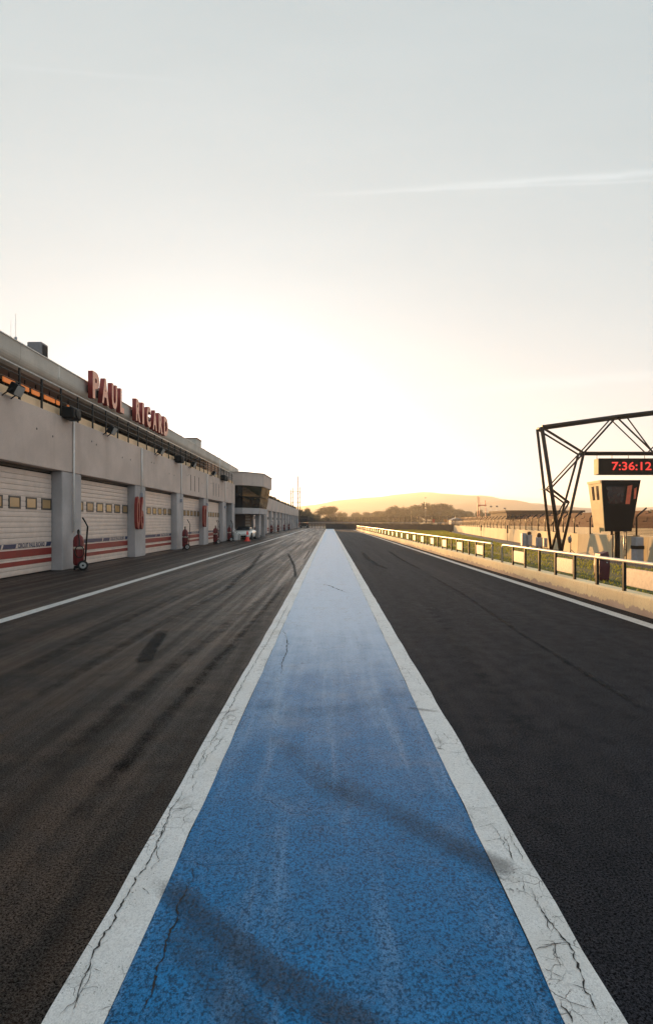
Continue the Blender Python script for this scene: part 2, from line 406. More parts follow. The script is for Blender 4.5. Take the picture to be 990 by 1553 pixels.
M['cone'] = plain('cone_red', (0.80, 0.040, 0.020), 0.45, 0.05)
M['wpaint'] = plain('car_white', (0.78, 0.77, 0.74), 0.22, 0.03)
M['tblack'] = plain('truck_black', (0.008, 0.008, 0.009), 0.6, 0.1, spec=0.1)
M['dpaint'] = plain('car_dark', (0.02, 0.022, 0.025), 0.2, 0.1)
M['maroon'] = plain('maroon_plastic', (0.085, 0.012, 0.018), 0.5, 0.15)
M['panel'] = plain('cream_panel', (0.66, 0.55, 0.45), 0.5, 0.14, 14, bump=0.1)
M['grey'] = plain('grey_box_paint', (0.36, 0.36, 0.40), 0.5, 0.1)
M['letterg'] = plain('grey_letter_paint', (0.40, 0.40, 0.42), 0.6, 0.12)
M['cabin'] = plain('cabin_black', (0.006, 0.007, 0.008), 0.55, 0.15, spec=0.15)
M['cabin_c'] = plain('cabin_cream', (0.56, 0.44, 0.25), 0.6, 0.06, spec=0.2)
M['cglass'] = plain('cabin_glass', (0.030, 0.008, 0.008), 0.12, 0.2)
M['brown'] = plain('brown_cladding', (0.085, 0.052, 0.042), 0.8, 0.2, spec=0.15)
M['seat'] = plain('seat_brown', (0.13, 0.055, 0.038), 0.8, 0.2, 3, spec=0.15)
M['endw'] = plain('end_wall_block', (0.24, 0.165, 0.115), 0.85, 0.2, 2)
M['terra'] = plain('terracotta_slats', (0.36, 0.20, 0.12), 0.7, 0.15)
M['tyrewall'] = plain('tyre_barrier', (0.035, 0.030, 0.030), 0.8, 0.3, 4)
M['hvac'] = plain('hvac_grey', (0.20, 0.19, 0.20), 0.5, 0.1)
M['roof'] = plain('roof_gravel', (0.20, 0.18, 0.16), 0.9, 0.2, 20)
M['led'] = emis('led_red', (1.0, 0.055, 0.035), 0.30, (0.4, 0.02, 0.02))
M['warm'] = emis('warm_lamp', (1.0, 0.27, 0.06), 0.13, (0.3, 0.12, 0.04))
M['bark'] = plain('bark', (0.06, 0.045, 0.035), 0.9, 0.3, 5)
M['leaf'] = leafy('leaf_green', (0.035, 0.042, 0.016), (0.070, 0.068, 0.026), 0.35)
M['shrub'] = leafy('shrub_green', (0.020, 0.026, 0.014), (0.045, 0.045, 0.02), 0.3)
M['blade'] = leafy('grass_blade', (0.070, 0.125, 0.018), (0.17, 0.185, 0.030), 0.5)
M['soil'] = plain('grass_soil', (0.055, 0.070, 0.018), 0.95, 0.35, 1.3)
M['earth'] = plain('dry_ground', (0.14, 0.12, 0.07), 0.95, 0.3, 0.05)
M['hill'] = plain('hill_scrub', (0.075, 0.068, 0.045), 0.95, 0.3, 0.02)
M['wire'] = fence_mesh_mat('wire_mesh', (0.05, 0.036, 0.03), 0.06, 0.22)
M['sign_r'] = plain('sign_red', (0.55, 0.07, 0.04), 0.5)
M['sign_o'] = plain('sign_orange', (0.60, 0.25, 0.08), 0.5)
M['tent'] = plain('tent_white', (0.66, 0.64, 0.62), 0.7, 0.05)
M['bluebox'] = plain('pale_blue_panel', (0.30, 0.40, 0.52), 0.5)

# ------------------------------------------------------------------ ground
def sheet(name, poly, z, m, cells=None):
    me = bpy.data.meshes.new(name); me.from_pydata([(p[0], p[1], z) for p in poly], [], [tuple(range(len(poly)))])
    me.materials.append(m); o = bpy.data.objects.new(name, me); COL.objects.link(o); ORG[o.name] = Vector((0,0,0))
    if me.polygons[0].normal.z < 0: me.flip_normals()
    return o
ground = tag(sheet('ground', [(-1500,-300),(1500,-300),(1500,2500),(-1500,2500)], -0.02, M['earth']), kind='structure')
ground['label'] = 'dry ground reaching out to the hills'
XB, XD = -8.85, -9.2                                   # column faces and garage doors
pit = tag(sheet('working_lane', [(-24,-8),(0.0,-8),(0.0,128),(-2,128),(-2,215),(-24,215)], 0.0, M['asph_l']), kind='structure')
fast = tag(sheet('fast_lane', [(0.0,-8),(5.5,-8),(5.5,110),(9,128),(0.0,128)], 0.0, M['asph_r']), kind='structure')
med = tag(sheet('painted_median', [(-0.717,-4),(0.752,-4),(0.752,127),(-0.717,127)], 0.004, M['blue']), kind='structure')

def ragged_strip(name, x0, x1, y0, y1, z, m, parent=None, amp=0.006):
    mb = MB(); n = 220; L, Rr = [], []
    for i in range(n+1):
        t = (i/n)**2.2; y = y0 + (y1-y0)*t
        L.append((x0 + random.uniform(-amp, amp), y, z)); Rr.append((x1 + random.uniform(-amp, amp), y, z))
    mb.v = [Vector(p) for p in L + Rr]
    for i in range(n): mb.f.append((i, i+n+1, i+n+2, i+1)); mb.sm.append(False)
    o = mb.build(name, m, parent)
    return o
wl1 = ragged_strip('painted_line', -0.910, -0.716, -4, 127, 0.008, M['white'], med)
wl2 = ragged_strip('painted_line', 0.751, 0.942, -4, 127, 0.008, M['white'], med)
ragged_strip('painted_line', -5.42, -5.20, -4, 140, 0.004, M['line'], pit)
ragged_strip('painted_line', 4.83, 5.05, -4, 108, 0.004, M['line'], fast)

def crack(parent, pts, w0, w1, z, jit=0.008, step=0.012, branch=0.0):
    """a jagged tar-dark crack as a thin strip"""
    pts = [Vector((p[0], p[1], 0)) for p in pts]; path = []
    for a, b in zip(pts, pts[1:]):
        n = max(2, int((b-a).length/step))
        for i in range(n): path.append(a.lerp(b, i/n))
    path.append(pts[-1]); walk = 0.0; out = []
    for i, p in enumerate(path):
        walk = walk*0.9 + random.uniform(-jit, jit)*(2.0 if random.random() < 0.12 else 0.7)
        out.append(p + Vector((walk, random.uniform(-1,1)*jit*0.5, 0)))
    mb = MB()
    for i, p in enumerate(out):
        t = i/(len(out)-1); w = 0.72*(w0 + (w1-w0)*t)*random.uniform(0.1, 2.0)*(min(1, 6*t, 6*(1-t)) + 0.1)
        d = (out[min(i+1, len(out)-1)] - out[max(i-1,0)]).normalized(); q = Vector((-d.y, d.x, 0))*w*0.5
        mb.v += [Vector((p.x-q.x, p.y-q.y, z)), Vector((p.x+q.x, p.y+q.y, z))]
        if i: mb.f.append((2*i-2, 2*i-1, 2*i+1, 2*i)); mb.sm.append(False)
    o = mb.build('crack', M['crack'], parent)
    return o
def G(px, py):
    Y = H*F/(py - VY); return ((px - VX)/F*Y, Y)
# long cracks read off the photograph (ground points)
crack(med, [G(84,1553),G(128,1490),G(150,1440),G(180,1385),G(205,1340),G(235,1290),G(262,1230),G(278,1200)], 0.006, 0.005, 0.011, 0.007)
crack(med, [G(278,1200),G(300,1165),G(330,1110),G(352,1068),G(375,1025),G(400,985),G(420,950),G(440,912)], 0.005, 0.006, 0.011, 0.006)
crack(med, [G(209,1553),G(224,1510),G(232,1480),G(250,1440),G(258,1405),G(268,1370),G(283,1345),G(300,1305)], 0.008, 0.004, 0.007, 0.010)
crack(med, [G(912,1553),G(893,1510),G(870,1462),G(845,1420),G(818,1375),G(806,1350)], 0.007, 0.004, 0.011, 0.007)
crack(med, [G(868,1553),G(853,1520)], 0.005, 0.003, 0.011, 0.006)
crack(med, [G(778,1310),G(765,1268)], 0.005, 0.002, 0.011, 0.007)
crack(med, [G(430,955),G(438,968),G(434,990),G(427,1008),G(424,1022)], 0.010, 0.008, 0.007, 0.015, 0.04)
crack(med, [G(487,886),G(500,889),G(515,895),G(530,899)], 0.03, 0.02, 0.007, 0.03, 0.05)
crack(med, [G(305,1165),G(318,1148),G(336,1128),G(342,1118)], 0.004, 0.003, 0.011, 0.010)
crack(pit, [(-6.55,4),(-6.52,20),(-6.56,55)], 0.016, 0.016, 0.003, 0.006, 0.10)
crack(pit, [(-2.9,2.5),(-2.86,14),(-2.9,40)], 0.008, 0.010, 0.003, 0.006, 0.06)
crack(fast, [(2.75,2.2),(2.8,12),(2.76,40)], 0.007, 0.010, 0.003, 0.006, 0.06)
for i in range(46):                                   # short hairline cross cracks in the white paint
    y = 1.6 + 7*(random.random()**1.8)
    side = random.choice((-1, 1)); x0 = (-0.90 if side < 0 else 0.76); ln = random.uniform(0.03, 0.14)
    xs = x0 + random.uniform(0.0, 0.17-ln if ln < 0.17 else 0)
    crack(med, [(xs, y), (xs+ln, y+random.uniform(-0.05,0.05))], 0.0025, 0.0015, 0.0112, 0.004, 0.012)
for i in range(18):
    y = 1.7 + 5*(random.random()**1.6); xs = random.choice((-0.88, 0.80)) + random.uniform(-0.01, 0.10)
    crack(med, [(xs, y), (xs+random.uniform(-0.03,0.03), y+random.uniform(0.08,0.35))], 0.003, 0.002, 0.0114, 0.006, 0.012)

def film(name, parent, pts, widths, z, m, fade=(1,1), rows=9, n=40):
    """a soft-edged flat film along a ground polyline; coverage in a vertex attribute"""
    pts = [Vector((p[0], p[1], 0)) for p in pts]; vs_, fs, fd = [], [], []
    seg = len(pts)-1
    for i in range(n+1):
        t = i/n*seg; k = min(int(t), seg-1); a = t-k; p = pts[k].lerp(pts[k+1], a)
        d = (pts[min(k+1,seg)]-pts[k]).normalized(); q = Vector((-d.y, d.x, 0))
        w = widths[0] + (widths[1]-widths[0])*i/n; tt = i/n
        e = min(1, 7*tt, 7*(1-tt))*(fade[0] + (fade[1]-fade[0])*tt)
        for j in range(rows):
            s = j/(rows-1)*2-1
            r_ = p + q*(s*w*0.5); vs_.append((r_.x, r_.y, z)); fd.append(max(0.0, (1-s*s))**0.8*e)
    for i in range(n):
        for j in range(rows-1):
            a = i*rows+j; fs.append((a, a+1, a+rows+1, a+rows))
    me = bpy.data.meshes.new(name); me.from_pydata(vs_, [], fs); me.materials.append(m)
    at = me.attributes.new('fade', 'FLOAT', 'POINT'); at.data.foreach_set('value', fd)
    o = bpy.data.objects.new(name, me); COL.objects.link(o); o.parent = parent; ORG[o.name] = Vector((0,0,0))
    return o
# dirty tyre tracks dragged over the blue paint
film('dirt_mark', med, [G(235,1330),G(300,1390),G(400,1475),G(540,1560),G(640,1640)], (0.14, 0.22), 0.013, M['dirt'], (1, 0.9))
film('dirt_mark', med, [G(250,1400),G(330,1500),G(420,1600)], (0.14, 0.2), 0.0135, M['dirt'], (0.6, 0.7))
film('dirt_mark', med, [G(455,1155),G(560,1215),G(660,1270),G(740,1312),G(785,1336)], (0.24, 0.20), 0.013, M['dirt'], (0.35, 1.0))
film('dirt_mark', med, [G(410,1110),G(480,1180),G(540,1235)], (0.25, 0.2), 0.0137, M['dirt'], (0.35, 0.4))
film('dirt_mark', med, [G(360,1062),G(470,1085),G(560,1070),G(640,1040)], (0.35, 0.35), 0.0132, M['dirt'], (0.30, 0.25))
film('dirt_mark', med, [G(300,1090),G(365,1078)], (0.06, 0.05), 0.0134, M['dirt'], (0.3, 0.9), 7, 12)
film('dirt_mark', med, [G(615,1075),G(668,1082)], (0.07, 0.06), 0.0134, M['dirt'], (0.9, 0.5), 7, 12)
# skid marks
for pts, w, fa in [
    ([G(548,836),G(558,848),G(572,857),G(590,864)], (0.26, 0.20), (1, 0.8)),
    ([G(586,834),G(604,846),G(622,856),G(642,866)], (0.20, 0.14), (0.9, 0.5)),
    ([G(632,862),G(700,900),G(800,968),G(900,1030),G(1010,1098)], (0.10, 0.09), (0.5, 0.55)),
    ([G(640,905),G(720,1010),G(860,1180)], (0.30, 0.30), (0.25, 0.15)),
    ([G(436,838),G(446,858),G(449,880)], (0.14, 0.12), (0.8, 0.8)),
    ([G(400,836),G(380,860),G(330,905)], (0.25, 0.22), (0.7, 0.5)),
    ([G(440,880),G(395,930),G(330,1000),G(240,1100),G(120,1240)], (0.13, 0.12), (0.5, 0.55)),
    ([G(420,890),G(330,960),G(200,1060),G(0,1215)], (0.22, 0.22), (0.4, 0.45)),
    ([G(370,880),G(220,960),G(0,1085)], (0.25, 0.25), (0.4, 0.4)),
    ([G(400,930),G(260,1080),G(60,1300)], (0.20, 0.20), (0.35, 0.35)),
    ([G(350,870),G(150,960),G(0,1035)], (0.30, 0.25), (0.35, 0.35)),
    ([G(250,955),G(228,985),G(215,1008)], (0.20, 0.24), (1, 1)),
    ([G(470,835),G(460,850)], (0.10, 0.08), (0.8, 0.8))]:
    film('tyre_mark', fast if pts[0][0] > 0.6 else pit, pts, w, 0.006 if pts[0][0] > 0.6 else 0.0062, M['rubber'], fa)
# verge to the right of the pit lane: grass, a service path along the far wall, the main straight beyond it
WALLPATH = [(12.6,4),(12.6,14),(12.6,22),(12.65,27),(13.5,33),(14.5,39),(17.6,62),(20.9,85),(24.0,106)]
def wall_at(y):
    for (x0,y0),(x1,y1) in zip(WALLPATH, WALLPATH[1:]):
        if y0 <= y <= y1: return x0 + (x1-x0)*(y-y0)/(y1-y0)
    return WALLPATH[-1][0]
edge = [(x-1.7, y) for x, y in WALLPATH]
grass_poly = [(5.5,-8)] + [(10.9,-8)] + edge + [(24,100),(9,127),(5.5,112)]
tag(sheet('verge', grass_poly, 0.0, M['soil']), kind='structure')
tag(sheet('service_path', [(10.9,-8)] + edge + [(24,100)] + list(reversed(WALLPATH)) + [(12.6,-8)], 0.0, M['asph_o']), kind='structure')
tag(sheet('main_straight', [(12.6,-8)] + WALLPATH + [(26,120),(34,120),(29,60),(28,-8)], 0.0, M['asph_o']), kind='structure')

def inpoly(x, y, poly):
    r_ = False; j = len(poly)-1
    for i in range(len(poly)):
        if (poly[i][1] > y) != (poly[j][1] > y) and x < (poly[j][0]-poly[i][0])*(y-poly[i][1])/(poly[j][1]-poly[i][1])+poly[i][0]: r_ = not r_
        j = i
    return r_
vv, ff = [], []
cnt = 0
while cnt < 42000:
    y = 6 + 112*(random.random()**1.7); x = random.uniform(5.72, 23)
    if not inpoly(x, y, grass_poly): continue
    if 8.3 < x < 8.75 and random.random() < 0.85: continue                   # a trodden line through the grass
    s = 0.6 + y/35.0
    h = random.uniform(0.035, 0.085)*min(s, 2.2)*(0.6 + 0.9*max(0, mnoise.noise((x*0.4, y*0.2, 3)) + 0.3)); w = random.uniform(0.006, 0.012)*s*1.6
    a = random.uniform(0, math.pi); dx, dy = math.cos(a)*w, math.sin(a)*w; l = random.uniform(-0.5, 0.5)*h
    n = len(vv); vv += [(x-dx,y-dy,0),(x+dx,y+dy,0),(x+l*math.sin(a)*1.0,y+l*math.cos(a),h)]; ff.append((n,n+1,n+2)); cnt += 1
me = bpy.data.meshes.new('grass'); me.from_pydata(vv, [], ff); me.materials.append(M['blade'])
go = bpy.data.objects.new('grass', me); COL.objects.link(go)
tag(go, 'short dry grass on the verge beyond the pit railing', 'grass', kind='stuff')

# hills on the horizon
def hill(name, pts, Y, depth, lab):
    vs_, fs = [], []; cols = []
    xs = [p[0] for p in pts]; n = 160; rows = 12
    for i in range(n+1):
        px = xs[0] + (xs[-1]-xs[0])*i/n
        for (a, ya), (b, yb) in zip(pts, pts[1:]):
            if a <= px <= b: t = (px-a)/(b-a); py = ya + (yb-ya)*(t*t*(3-2*t)); break
        top = H + (VY-py)*Y/F; X = (px-VX)/F*Y
        top += 1.6*mnoise.noise((X*0.02, 1.3, 0)) + 0.7*mnoise.noise((X*0.09, 2.3, 0))
        for j in range(rows+1):
            s = j/rows; hh = math.sin(s*math.pi)**1.2
            yv = Y + (s-0.5)*2*depth
            vs_.append((X*(1 + 0.0*s), yv, -0.5 + max(0, top+0.5)*hh*(1 + 0.10*mnoise.noise((X*0.012, yv*0.012, 5))*(1 if j != rows//2 else 0))))
    for i in range(n):
        for j in range(rows):
            a = i*(rows+1)+j; fs.append((a, a+1, a+rows+2, a+rows+1))
    me = bpy.data.meshes.new(name); me.from_pydata(vs_, [], fs); me.materials.append(M['hill'])
    me.polygons.foreach_set('use_smooth', [True]*len(fs))
    o = bpy.data.objects.new(name, me); COL.objects.link(o); tag(o, lab, kind='structure'); return o
hill('hill', [(-700,775),(-200,770),(200,768),(430,771),(470,766),(520,759),(560,755),(600,751),(640,748),(680,749),(720,752),(760,757),(800,762),(830,767),(900,771),(1000,769),(1250,760),(1600,772)], 1500, 260, 'long hazy hill on the horizon')
hill('hill', [(200,776),(430,777),(560,772),(640,769),(720,762),(770,758),(815,766),(860,772),(990,775),(1300,772)], 1100, 150, 'lower hazy hill in front of the far ridge')

# ------------------------------------------------------------------ lettering
def text_mesh(s, name, m, h, width=None, depth=0.0, bold=0.0):
    """string -> mesh in the x (right), y (up) plane, lower-left at the origin, height h, optional total width"""
    cu = bpy.data.curves.new('tmp', 'FONT'); cu.body = s; cu.extrude = depth/2; cu.offset = bold; cu.resolution_u = 3
    o = bpy.data.objects.new('tmp', cu); COL.objects.link(o)
    dg = bpy.context.evaluated_depsgraph_get(); dg.update()
    me = bpy.data.meshes.new_from_object(o.evaluated_get(dg)); bpy.data.objects.remove(o)
    xs = [v_.co.x for v_ in me.vertices]; ys = [v_.co.y for v_ in me.vertices]
    x0, x1, y0, y1 = min(xs), max(xs), min(ys), max(ys)
    sy_ = h/(y1-y0); sx_ = (width/(x1-x0)) if width else sy_
    for v_ in me.vertices: v_.co = Vector(((v_.co.x-x0)*sx_, (v_.co.y-y0)*sy_, v_.co.z))
    me.materials.clear(); me.materials.append(m); me.name = name
    return me
FACE_PX = Matrix(((0,0,1),(1,0,0),(0,1,0)))      # text right -> +Y, up -> +Z, facing +X
FACE_MY = Matrix(((1,0,0),(0,0,-1),(0,1,0)))     # text right -> +X, up -> +Z, facing -Y
FACE_MX = Matrix(((0,0,-1),(-1,0,0),(0,1,0)))    # text right -> -Y, up -> +Z, facing -X
def put_text(me, name, loc, rot, parent=None):
    me = me.copy()
    for v_ in me.vertices: v_.co = rot @ v_.co
    return place(name, me, parent, loc)

# ------------------------------------------------------------------ the pit building
BAY, PIPE0 = 6.57, 18.15
Y_A, Y_B = -3.0, 49.2
bld = empty('pit_building', (XB, Y_A, 0), 'long low concrete pit building with numbered garages and a railed terrace', 'building')
Z_L, Z_BT = 3.3, 5.1
pipes = [PIPE0 + BAY*n for n in range(-3, 5)]
cedge = [(p-0.67, p+0.67) for p in pipes]
for a, b in cedge: MB().bbox(XD-0.35, XB, a, b, 0, Z_L, 0.02).build('column', M['col'], bld)
MB().bbox(XD-0.35, XB, 47.9, Y_B, 0, Z_L, 0.02).build('column', M['col'], bld)
ends = [Y_A] + pipes + [Y_B]
for a, b in zip(ends, ends[1:]):
    MB().bbox(XB-0.6, XB+0.02, a+0.006, b-0.006, Z_L+0.001, Z_BT, 0.012).build('beam_panel', M['conc'], bld)
    MB().box(XB-0.55, XB-0.16, a+0.004, b-0.004, Z_BT+0.001, Z_BT+0.30).build('upstand', M['upst'], bld)
MB().box(-22, XB-0.62, Y_A, Y_B-0.01, 4.9, Z_BT).build('terrace_floor', M['conc'], bld)
MB().box(-22, -21.6, Y_A, Y_B, 0, 4.88).build('wall', M['conc'], bld)
MB().box(-21.58, XB-0.5, Y_A, Y_A+0.3, 0, 4.88).build('wall', M['conc'], bld)
MB().box(-21.58, XD-0.4, 48.85, 49.15, 0, 4.88).build('wall', M['conc'], bld)
for p in pipes:
    zb = 1.25 if abs(p-PIPE0) < 0.1 else 2.95
    MB().tube([(XB+0.06, p, zb), (XB+0.06, p, Z_BT-0.02)], 0.032, 8).build('downpipe', M['pipe'], bld)
    if abs(p-PIPE0) > 0.1:
        MB().bbox(XB+0.002, XB+0.14, p-0.09, p+0.09, 2.78, 2.98, 0.01).build('pipe_box', M['grey'], bld)
# tie holes and narrow vents in the beam
hole = MB().lathe([(0.035, 0), (0.035, 0.012)], axis='x', seg=10).mesh('tie_hole', M['wframe'])
for a, b in zip(ends, ends[1:]):
    for t, zz in ((0.22,4.55),(0.28,4.52),(0.66,4.35),(0.80,4.30)):
        y = a + (b-a)*t
        place('tie_hole', hole, bld, (XB+0.015, y, zz+random.uniform(-0.08,0.08)))
for c0, n in ((pipes[5]-2.6+BAY/2+1.9, 3), (pipes[6]+BAY/2-0.6, 3)):
    pass
for px0 in ((289.0,295.0,301.3),(323.5,327.6,331.5)):
    for px in px0:
        y = YX(px, XB); MB().box(XB+0.018, XB+0.028, y-0.045, y+0.045, 3.62, 4.62).build('vent_slot', M['black'], bld)

# garage doors
SL = 0.1575
slat_me = {}
def slat_mesh(w, key):
    if (round(w,2), key) not in slat_me:
        mb = MB(); h = SL-0.005
        prof = [(0.006,0.0),(0.014,0.008),(0.018,h*0.5),(0.014,h-0.008),(0.006,h)]
        mb.loft([[(q[0], y, q[1]) for q in prof] + [(-0.02, y, h), (-0.02, y, 0)] for y in (0.0, w)])
        slat_me[(round(w,2), key)] = mb.mesh('slat', M[key])
    return slat_me[(round(w,2), key)]
circ = text_mesh('CIRCUIT PAUL RICARD', 'lettering', M['dblue'], 0.14, 1.46, 0.0, 0.022)
wf_me = None
def door(y0, y1):
    w = y1-y0
    d = MB().box(XD-0.10, XD-0.03, y0, y1, 0, Z_L-0.01).build('garage_door', M['black'], bld)
    k = int((Z_L-0.05)/SL)
    for i in range(k):
        z = 0.03 + i*SL; zc = z+SL/2
        place('slat', slat_mesh(w-0.10, 'dwhite'), d, (XD, y0+0.05, z))
    n = 6; pitch = 0.862
    for i in range(n):
        c_ = y1 - 0.37 - i*pitch
        if c_ - 0.3 < y0: continue
        mb = MB(); t = 0.05; a, b, za, zb = c_-0.29, c_+0.29, 2.0, 2.37
        for (q0,q1,r0,r1) in ((a,a+t,za,zb),(b-t,b,za,zb),(a+t,b-t,za,za+t),(a+t,b-t,zb-t,zb)):
            mb.box(XD+0.005, XD+0.035, q0, q1, r0, r1)
        mb.build('window_frame', M['wframe'], d)
        MB().box(XD+0.006, XD+0.026, a+t-0.005, b-t+0.005, za+t-0.005, zb-t+0.005).build('pane', M['amber'], d)
    for za, zb in ((0.555, 0.775), (0.31, 0.445)):
        MB().box(XD+0.005, XD+0.0215, y0+0.05, y1-0.05, za, zb).build('red_band', M['dred'], d)
    # blue bars and the circuit's name
    def bar(a, b):
        s = 0.06; x = XD+0.0235
        MB().loft([[(x-0.012,a,0.83),(x-0.012,b,0.83),(x-0.012,b+s,0.96),(x-0.012,a+s,0.96)], [(x,a,0.83),(x,b,0.83),(x,b+s,0.96),(x,a+s,0.96)]]).build('blue_bar', M['dblue'], d)
    bar(y1-4.4, y1-2.76); bar(y1-2.66, y1-2.06); bar(y1-0.40, y1-0.12)
    put_text(circ, 'lettering', (XD+0.022, y1-1.93, 0.83), FACE_PX, d)
    MB().box(XD-0.02, XD+0.02, y0+0.05, y1-0.05, Z_L-0.08, Z_L-0.011).build('door_header', M['wframe'], d)
for (a0, b0), (a1, b1) in zip(cedge, cedge[1:]): door(b0, a1)
MB().box(XD-0.6, XD-0.5, cedge[-1][1], 47.9, 0, Z_L).build('side_door', M['dpaint'], bld)

# terrace: railing, glazed front, soffit lamps, fascia, roof
rail = MB().tube([(XB-0.05, Y_A, 6.05), (XB-0.05, 48.6, 6.05)], 0.032, 8).build('terrace_railing', M['rail'], bld)
for z in (5.82, 5.60):
    MB().tube([(XB-0.05, Y_A, z), (XB-0.05, 48.6, z)], 0.016, 6).build('rail', M['wframe'], rail)
post_me = MB().box(-0.02, 0.02, -0.035, 0.035, 0, 1.03).mesh('post', M['black'])
y = 15.15 - 1.17*15
while y < 48.6:
    if y > Y_A: place('post', post_me, rail, (XB-0.05, y, 5.0))
    y += 1.17
XG = -11.7
glaz = MB().box(XG-0.12, XG-0.06, Y_A, 48.8, Z_BT+0.30, 6.66).build('terrace_glazing', M['black'], bld)
MB().box(XG-0.2, XG+0.05, Y_A, 48.8, Z_BT, Z_BT+0.30).build('sill', M['conc'], glaz)
pane_me = MB().box(-0.03, 0.03, 0.04, 1.42, 0, 1.30).mesh('pane', M['glass'])
mull_me = MB().box(-0.05, 0.05, -0.035, 0.035, 0, 1.35).mesh('mullion', M['wframe'])
y = Y_A
while y < 47.5:
    place('pane', pane_me, glaz, (XG-0.02, y, Z_BT+0.32)); place('mullion', mull_me, glaz, (XG, y, Z_BT+0.305)); y += 1.46
YF = 57.5
XF, ZF0, ZF1 = -10.0, 6.68, 7.38
def fascia_mesh(w):
    prof = [(XF, ZF1), (XF, 6.98)]
    for i in range(1, 7):
        t = i/6*math.pi/2; prof.append((XF-0.30*(1-math.cos(t)), 6.98-0.30*math.sin(t)))
    prof += [(XF-0.45, 6.68), (XF-0.45, ZF1)]
    return MB().loft([[(p[0]-XF, 0, p[1]) for p in prof], [(p[0]-XF, w, p[1]) for p in prof]]).mesh('fascia_panel', M['fascia'])
fm = fascia_mesh(2.39); y = 17.1 - 2.4*9 + 1.5
y = 17.1 - 2.4*8
while y < YF:
    if y + 2.4 > Y_A: place('fascia_panel', fm, bld, (XF, y, 0))
    y += 2.4
MB().box(-22, XF-0.46, Y_A, YF, 6.70, 7.34).build('roof', M['roof'], bld)
MB().box(-21.9, -21.5, Y_A, YF, 5.11, 6.69).build('wall', M['conc'], bld)
cop = MB().box(XF-0.5, XF+0.03, Y_A, YF, ZF1+0.001, ZF1+0.035).build('roof_trim', M['rail'], bld)
seam = MB().box(0, 0.012, -0.025, 0.025, 6.95, 7.38).mesh('joint_strip', M['pipe'])
for k in (1, 5, 9, 13): place('joint_strip', seam, bld, (XF, 17.1+2.4*k, 0))
# roof guard rail
rr = MB().tube([(XF-0.9, Y_A, 7.76), (XF-0.9, YF, 7.76)], 0.012, 6).build('roof_railing', M['rail'], bld)
rp = MB().tube([(0,0,7.3), (0,0,7.76)], 0.014, 6).mesh('post', M['rail'])
y = 1.0
while y < YF: place('post', rp, rr, (XF-0.9, y, 0)); y += 1.35
# orange-glowing lamps under the terrace soffit
for i, (p0, p1) in enumerate(((4,24),(31,45),(48,61),(67,84),(85.5,91.5),(102,106))):
    X = -10.9; ya, yb = YX(p0, X), YX(p1, X)
    lp = MB().bbox(X-0.03, X+0.03, ya+0.03, yb-0.04, 6.31, 6.52, 0.02).build('terrace_lamp', M['warm'], None, (X, ya, 6.30))
    tag(lp, 'orange glowing bar lamp under the terrace soffit', 'lamp', 'lamps under the terrace soffit')
    MB().tube([(X, (ya+yb)/2, 6.52), (X, (ya+yb)/2, 6.70)], 0.02, 6).build('hanger', M['black'], lp)
# slatted terracotta box and mast at the terrace's end
box = empty('slatted_screen', (-10.4, 43, Z_BT), 'terracotta slatted screen box at the end of the terrace', 'screen')
MB().box(-11.5, -10.05, 43.0, 47.6, Z_BT, 6.64).build('core', M['brown'], box)
for i in range(9):
    z = Z_BT+0.06+i*0.17
    MB().box(-10.05, -10.01, 43.0, 47.6, z, z+0.12).build('slat', M['terra'], box)
    MB().box(-11.5, -10.05, 42.95, 42.999, z, z+0.12).build('slat', M['terra'], box)
mp = MB().tube([(XB-0.25, YX(333.7, XB-0.25), Z_BT+0.1), (XB-0.25, YX(333.7, XB-0.25), 7.35)], 0.03, 8).build('terrace_mast', M['pipe'], None, (XB-0.25, YX(333.7, XB-0.25), Z_BT))
tag(mp, 'thin white upright mast at the end of the terrace railing', 'mast')

# big red letters on the fascia
sign = empty('rooftop_sign', (XF, 21.4, 6.7), 'big red raised letters of a two-word name along the roof edge', 'sign')
lefts = [142,156,171,183.5,207.5,217,223.6,233,241.7,249.6]; rights = [152,166.3,179,189.5,214,219.6,229.5,238.8,247.6,255.8]
for ch, a, b in zip('PAULRICARD', lefts, rights):
    ya, yb = YX(a, -9.62), YX(b, -9.62)
    o = put_text(text_mesh(ch, 'letter', M['letter'], 1.10, yb-ya, 0.20, 0.045), 'letter', (-9.74, ya, 6.68), FACE_PX, sign)
    o.data.materials.append(M['dred'])
    for pg in o.data.polygons: pg.material_index = 0 if pg.normal.x > 0.7 else 1
    MB().box(XF-0.01, -9.83, ya+(yb-ya)*0.4, ya+(yb-ya)*0.6, 6.95, 7.25).build('bracket', M['steel'], sign)
# garage numbers
for num, px, lab in (('06', 208.0, 'tall red garage number 06 on the column beside the second garage'), ('07', 309.5, 'tall red garage number 07 on a column further along')):
    ya = YX(px, XB+0.15)
    s = empty('garage_number', (XB, ya, 1.3), lab, 'number')
    for i, ch in enumerate(num):
        put_text(text_mesh(ch, 'digit', M['dred'], 1.50, 0.40, 0.13, 0.02), 'digit', (XB+0.09, ya+i*0.50, 1.27), FACE_PX, s)

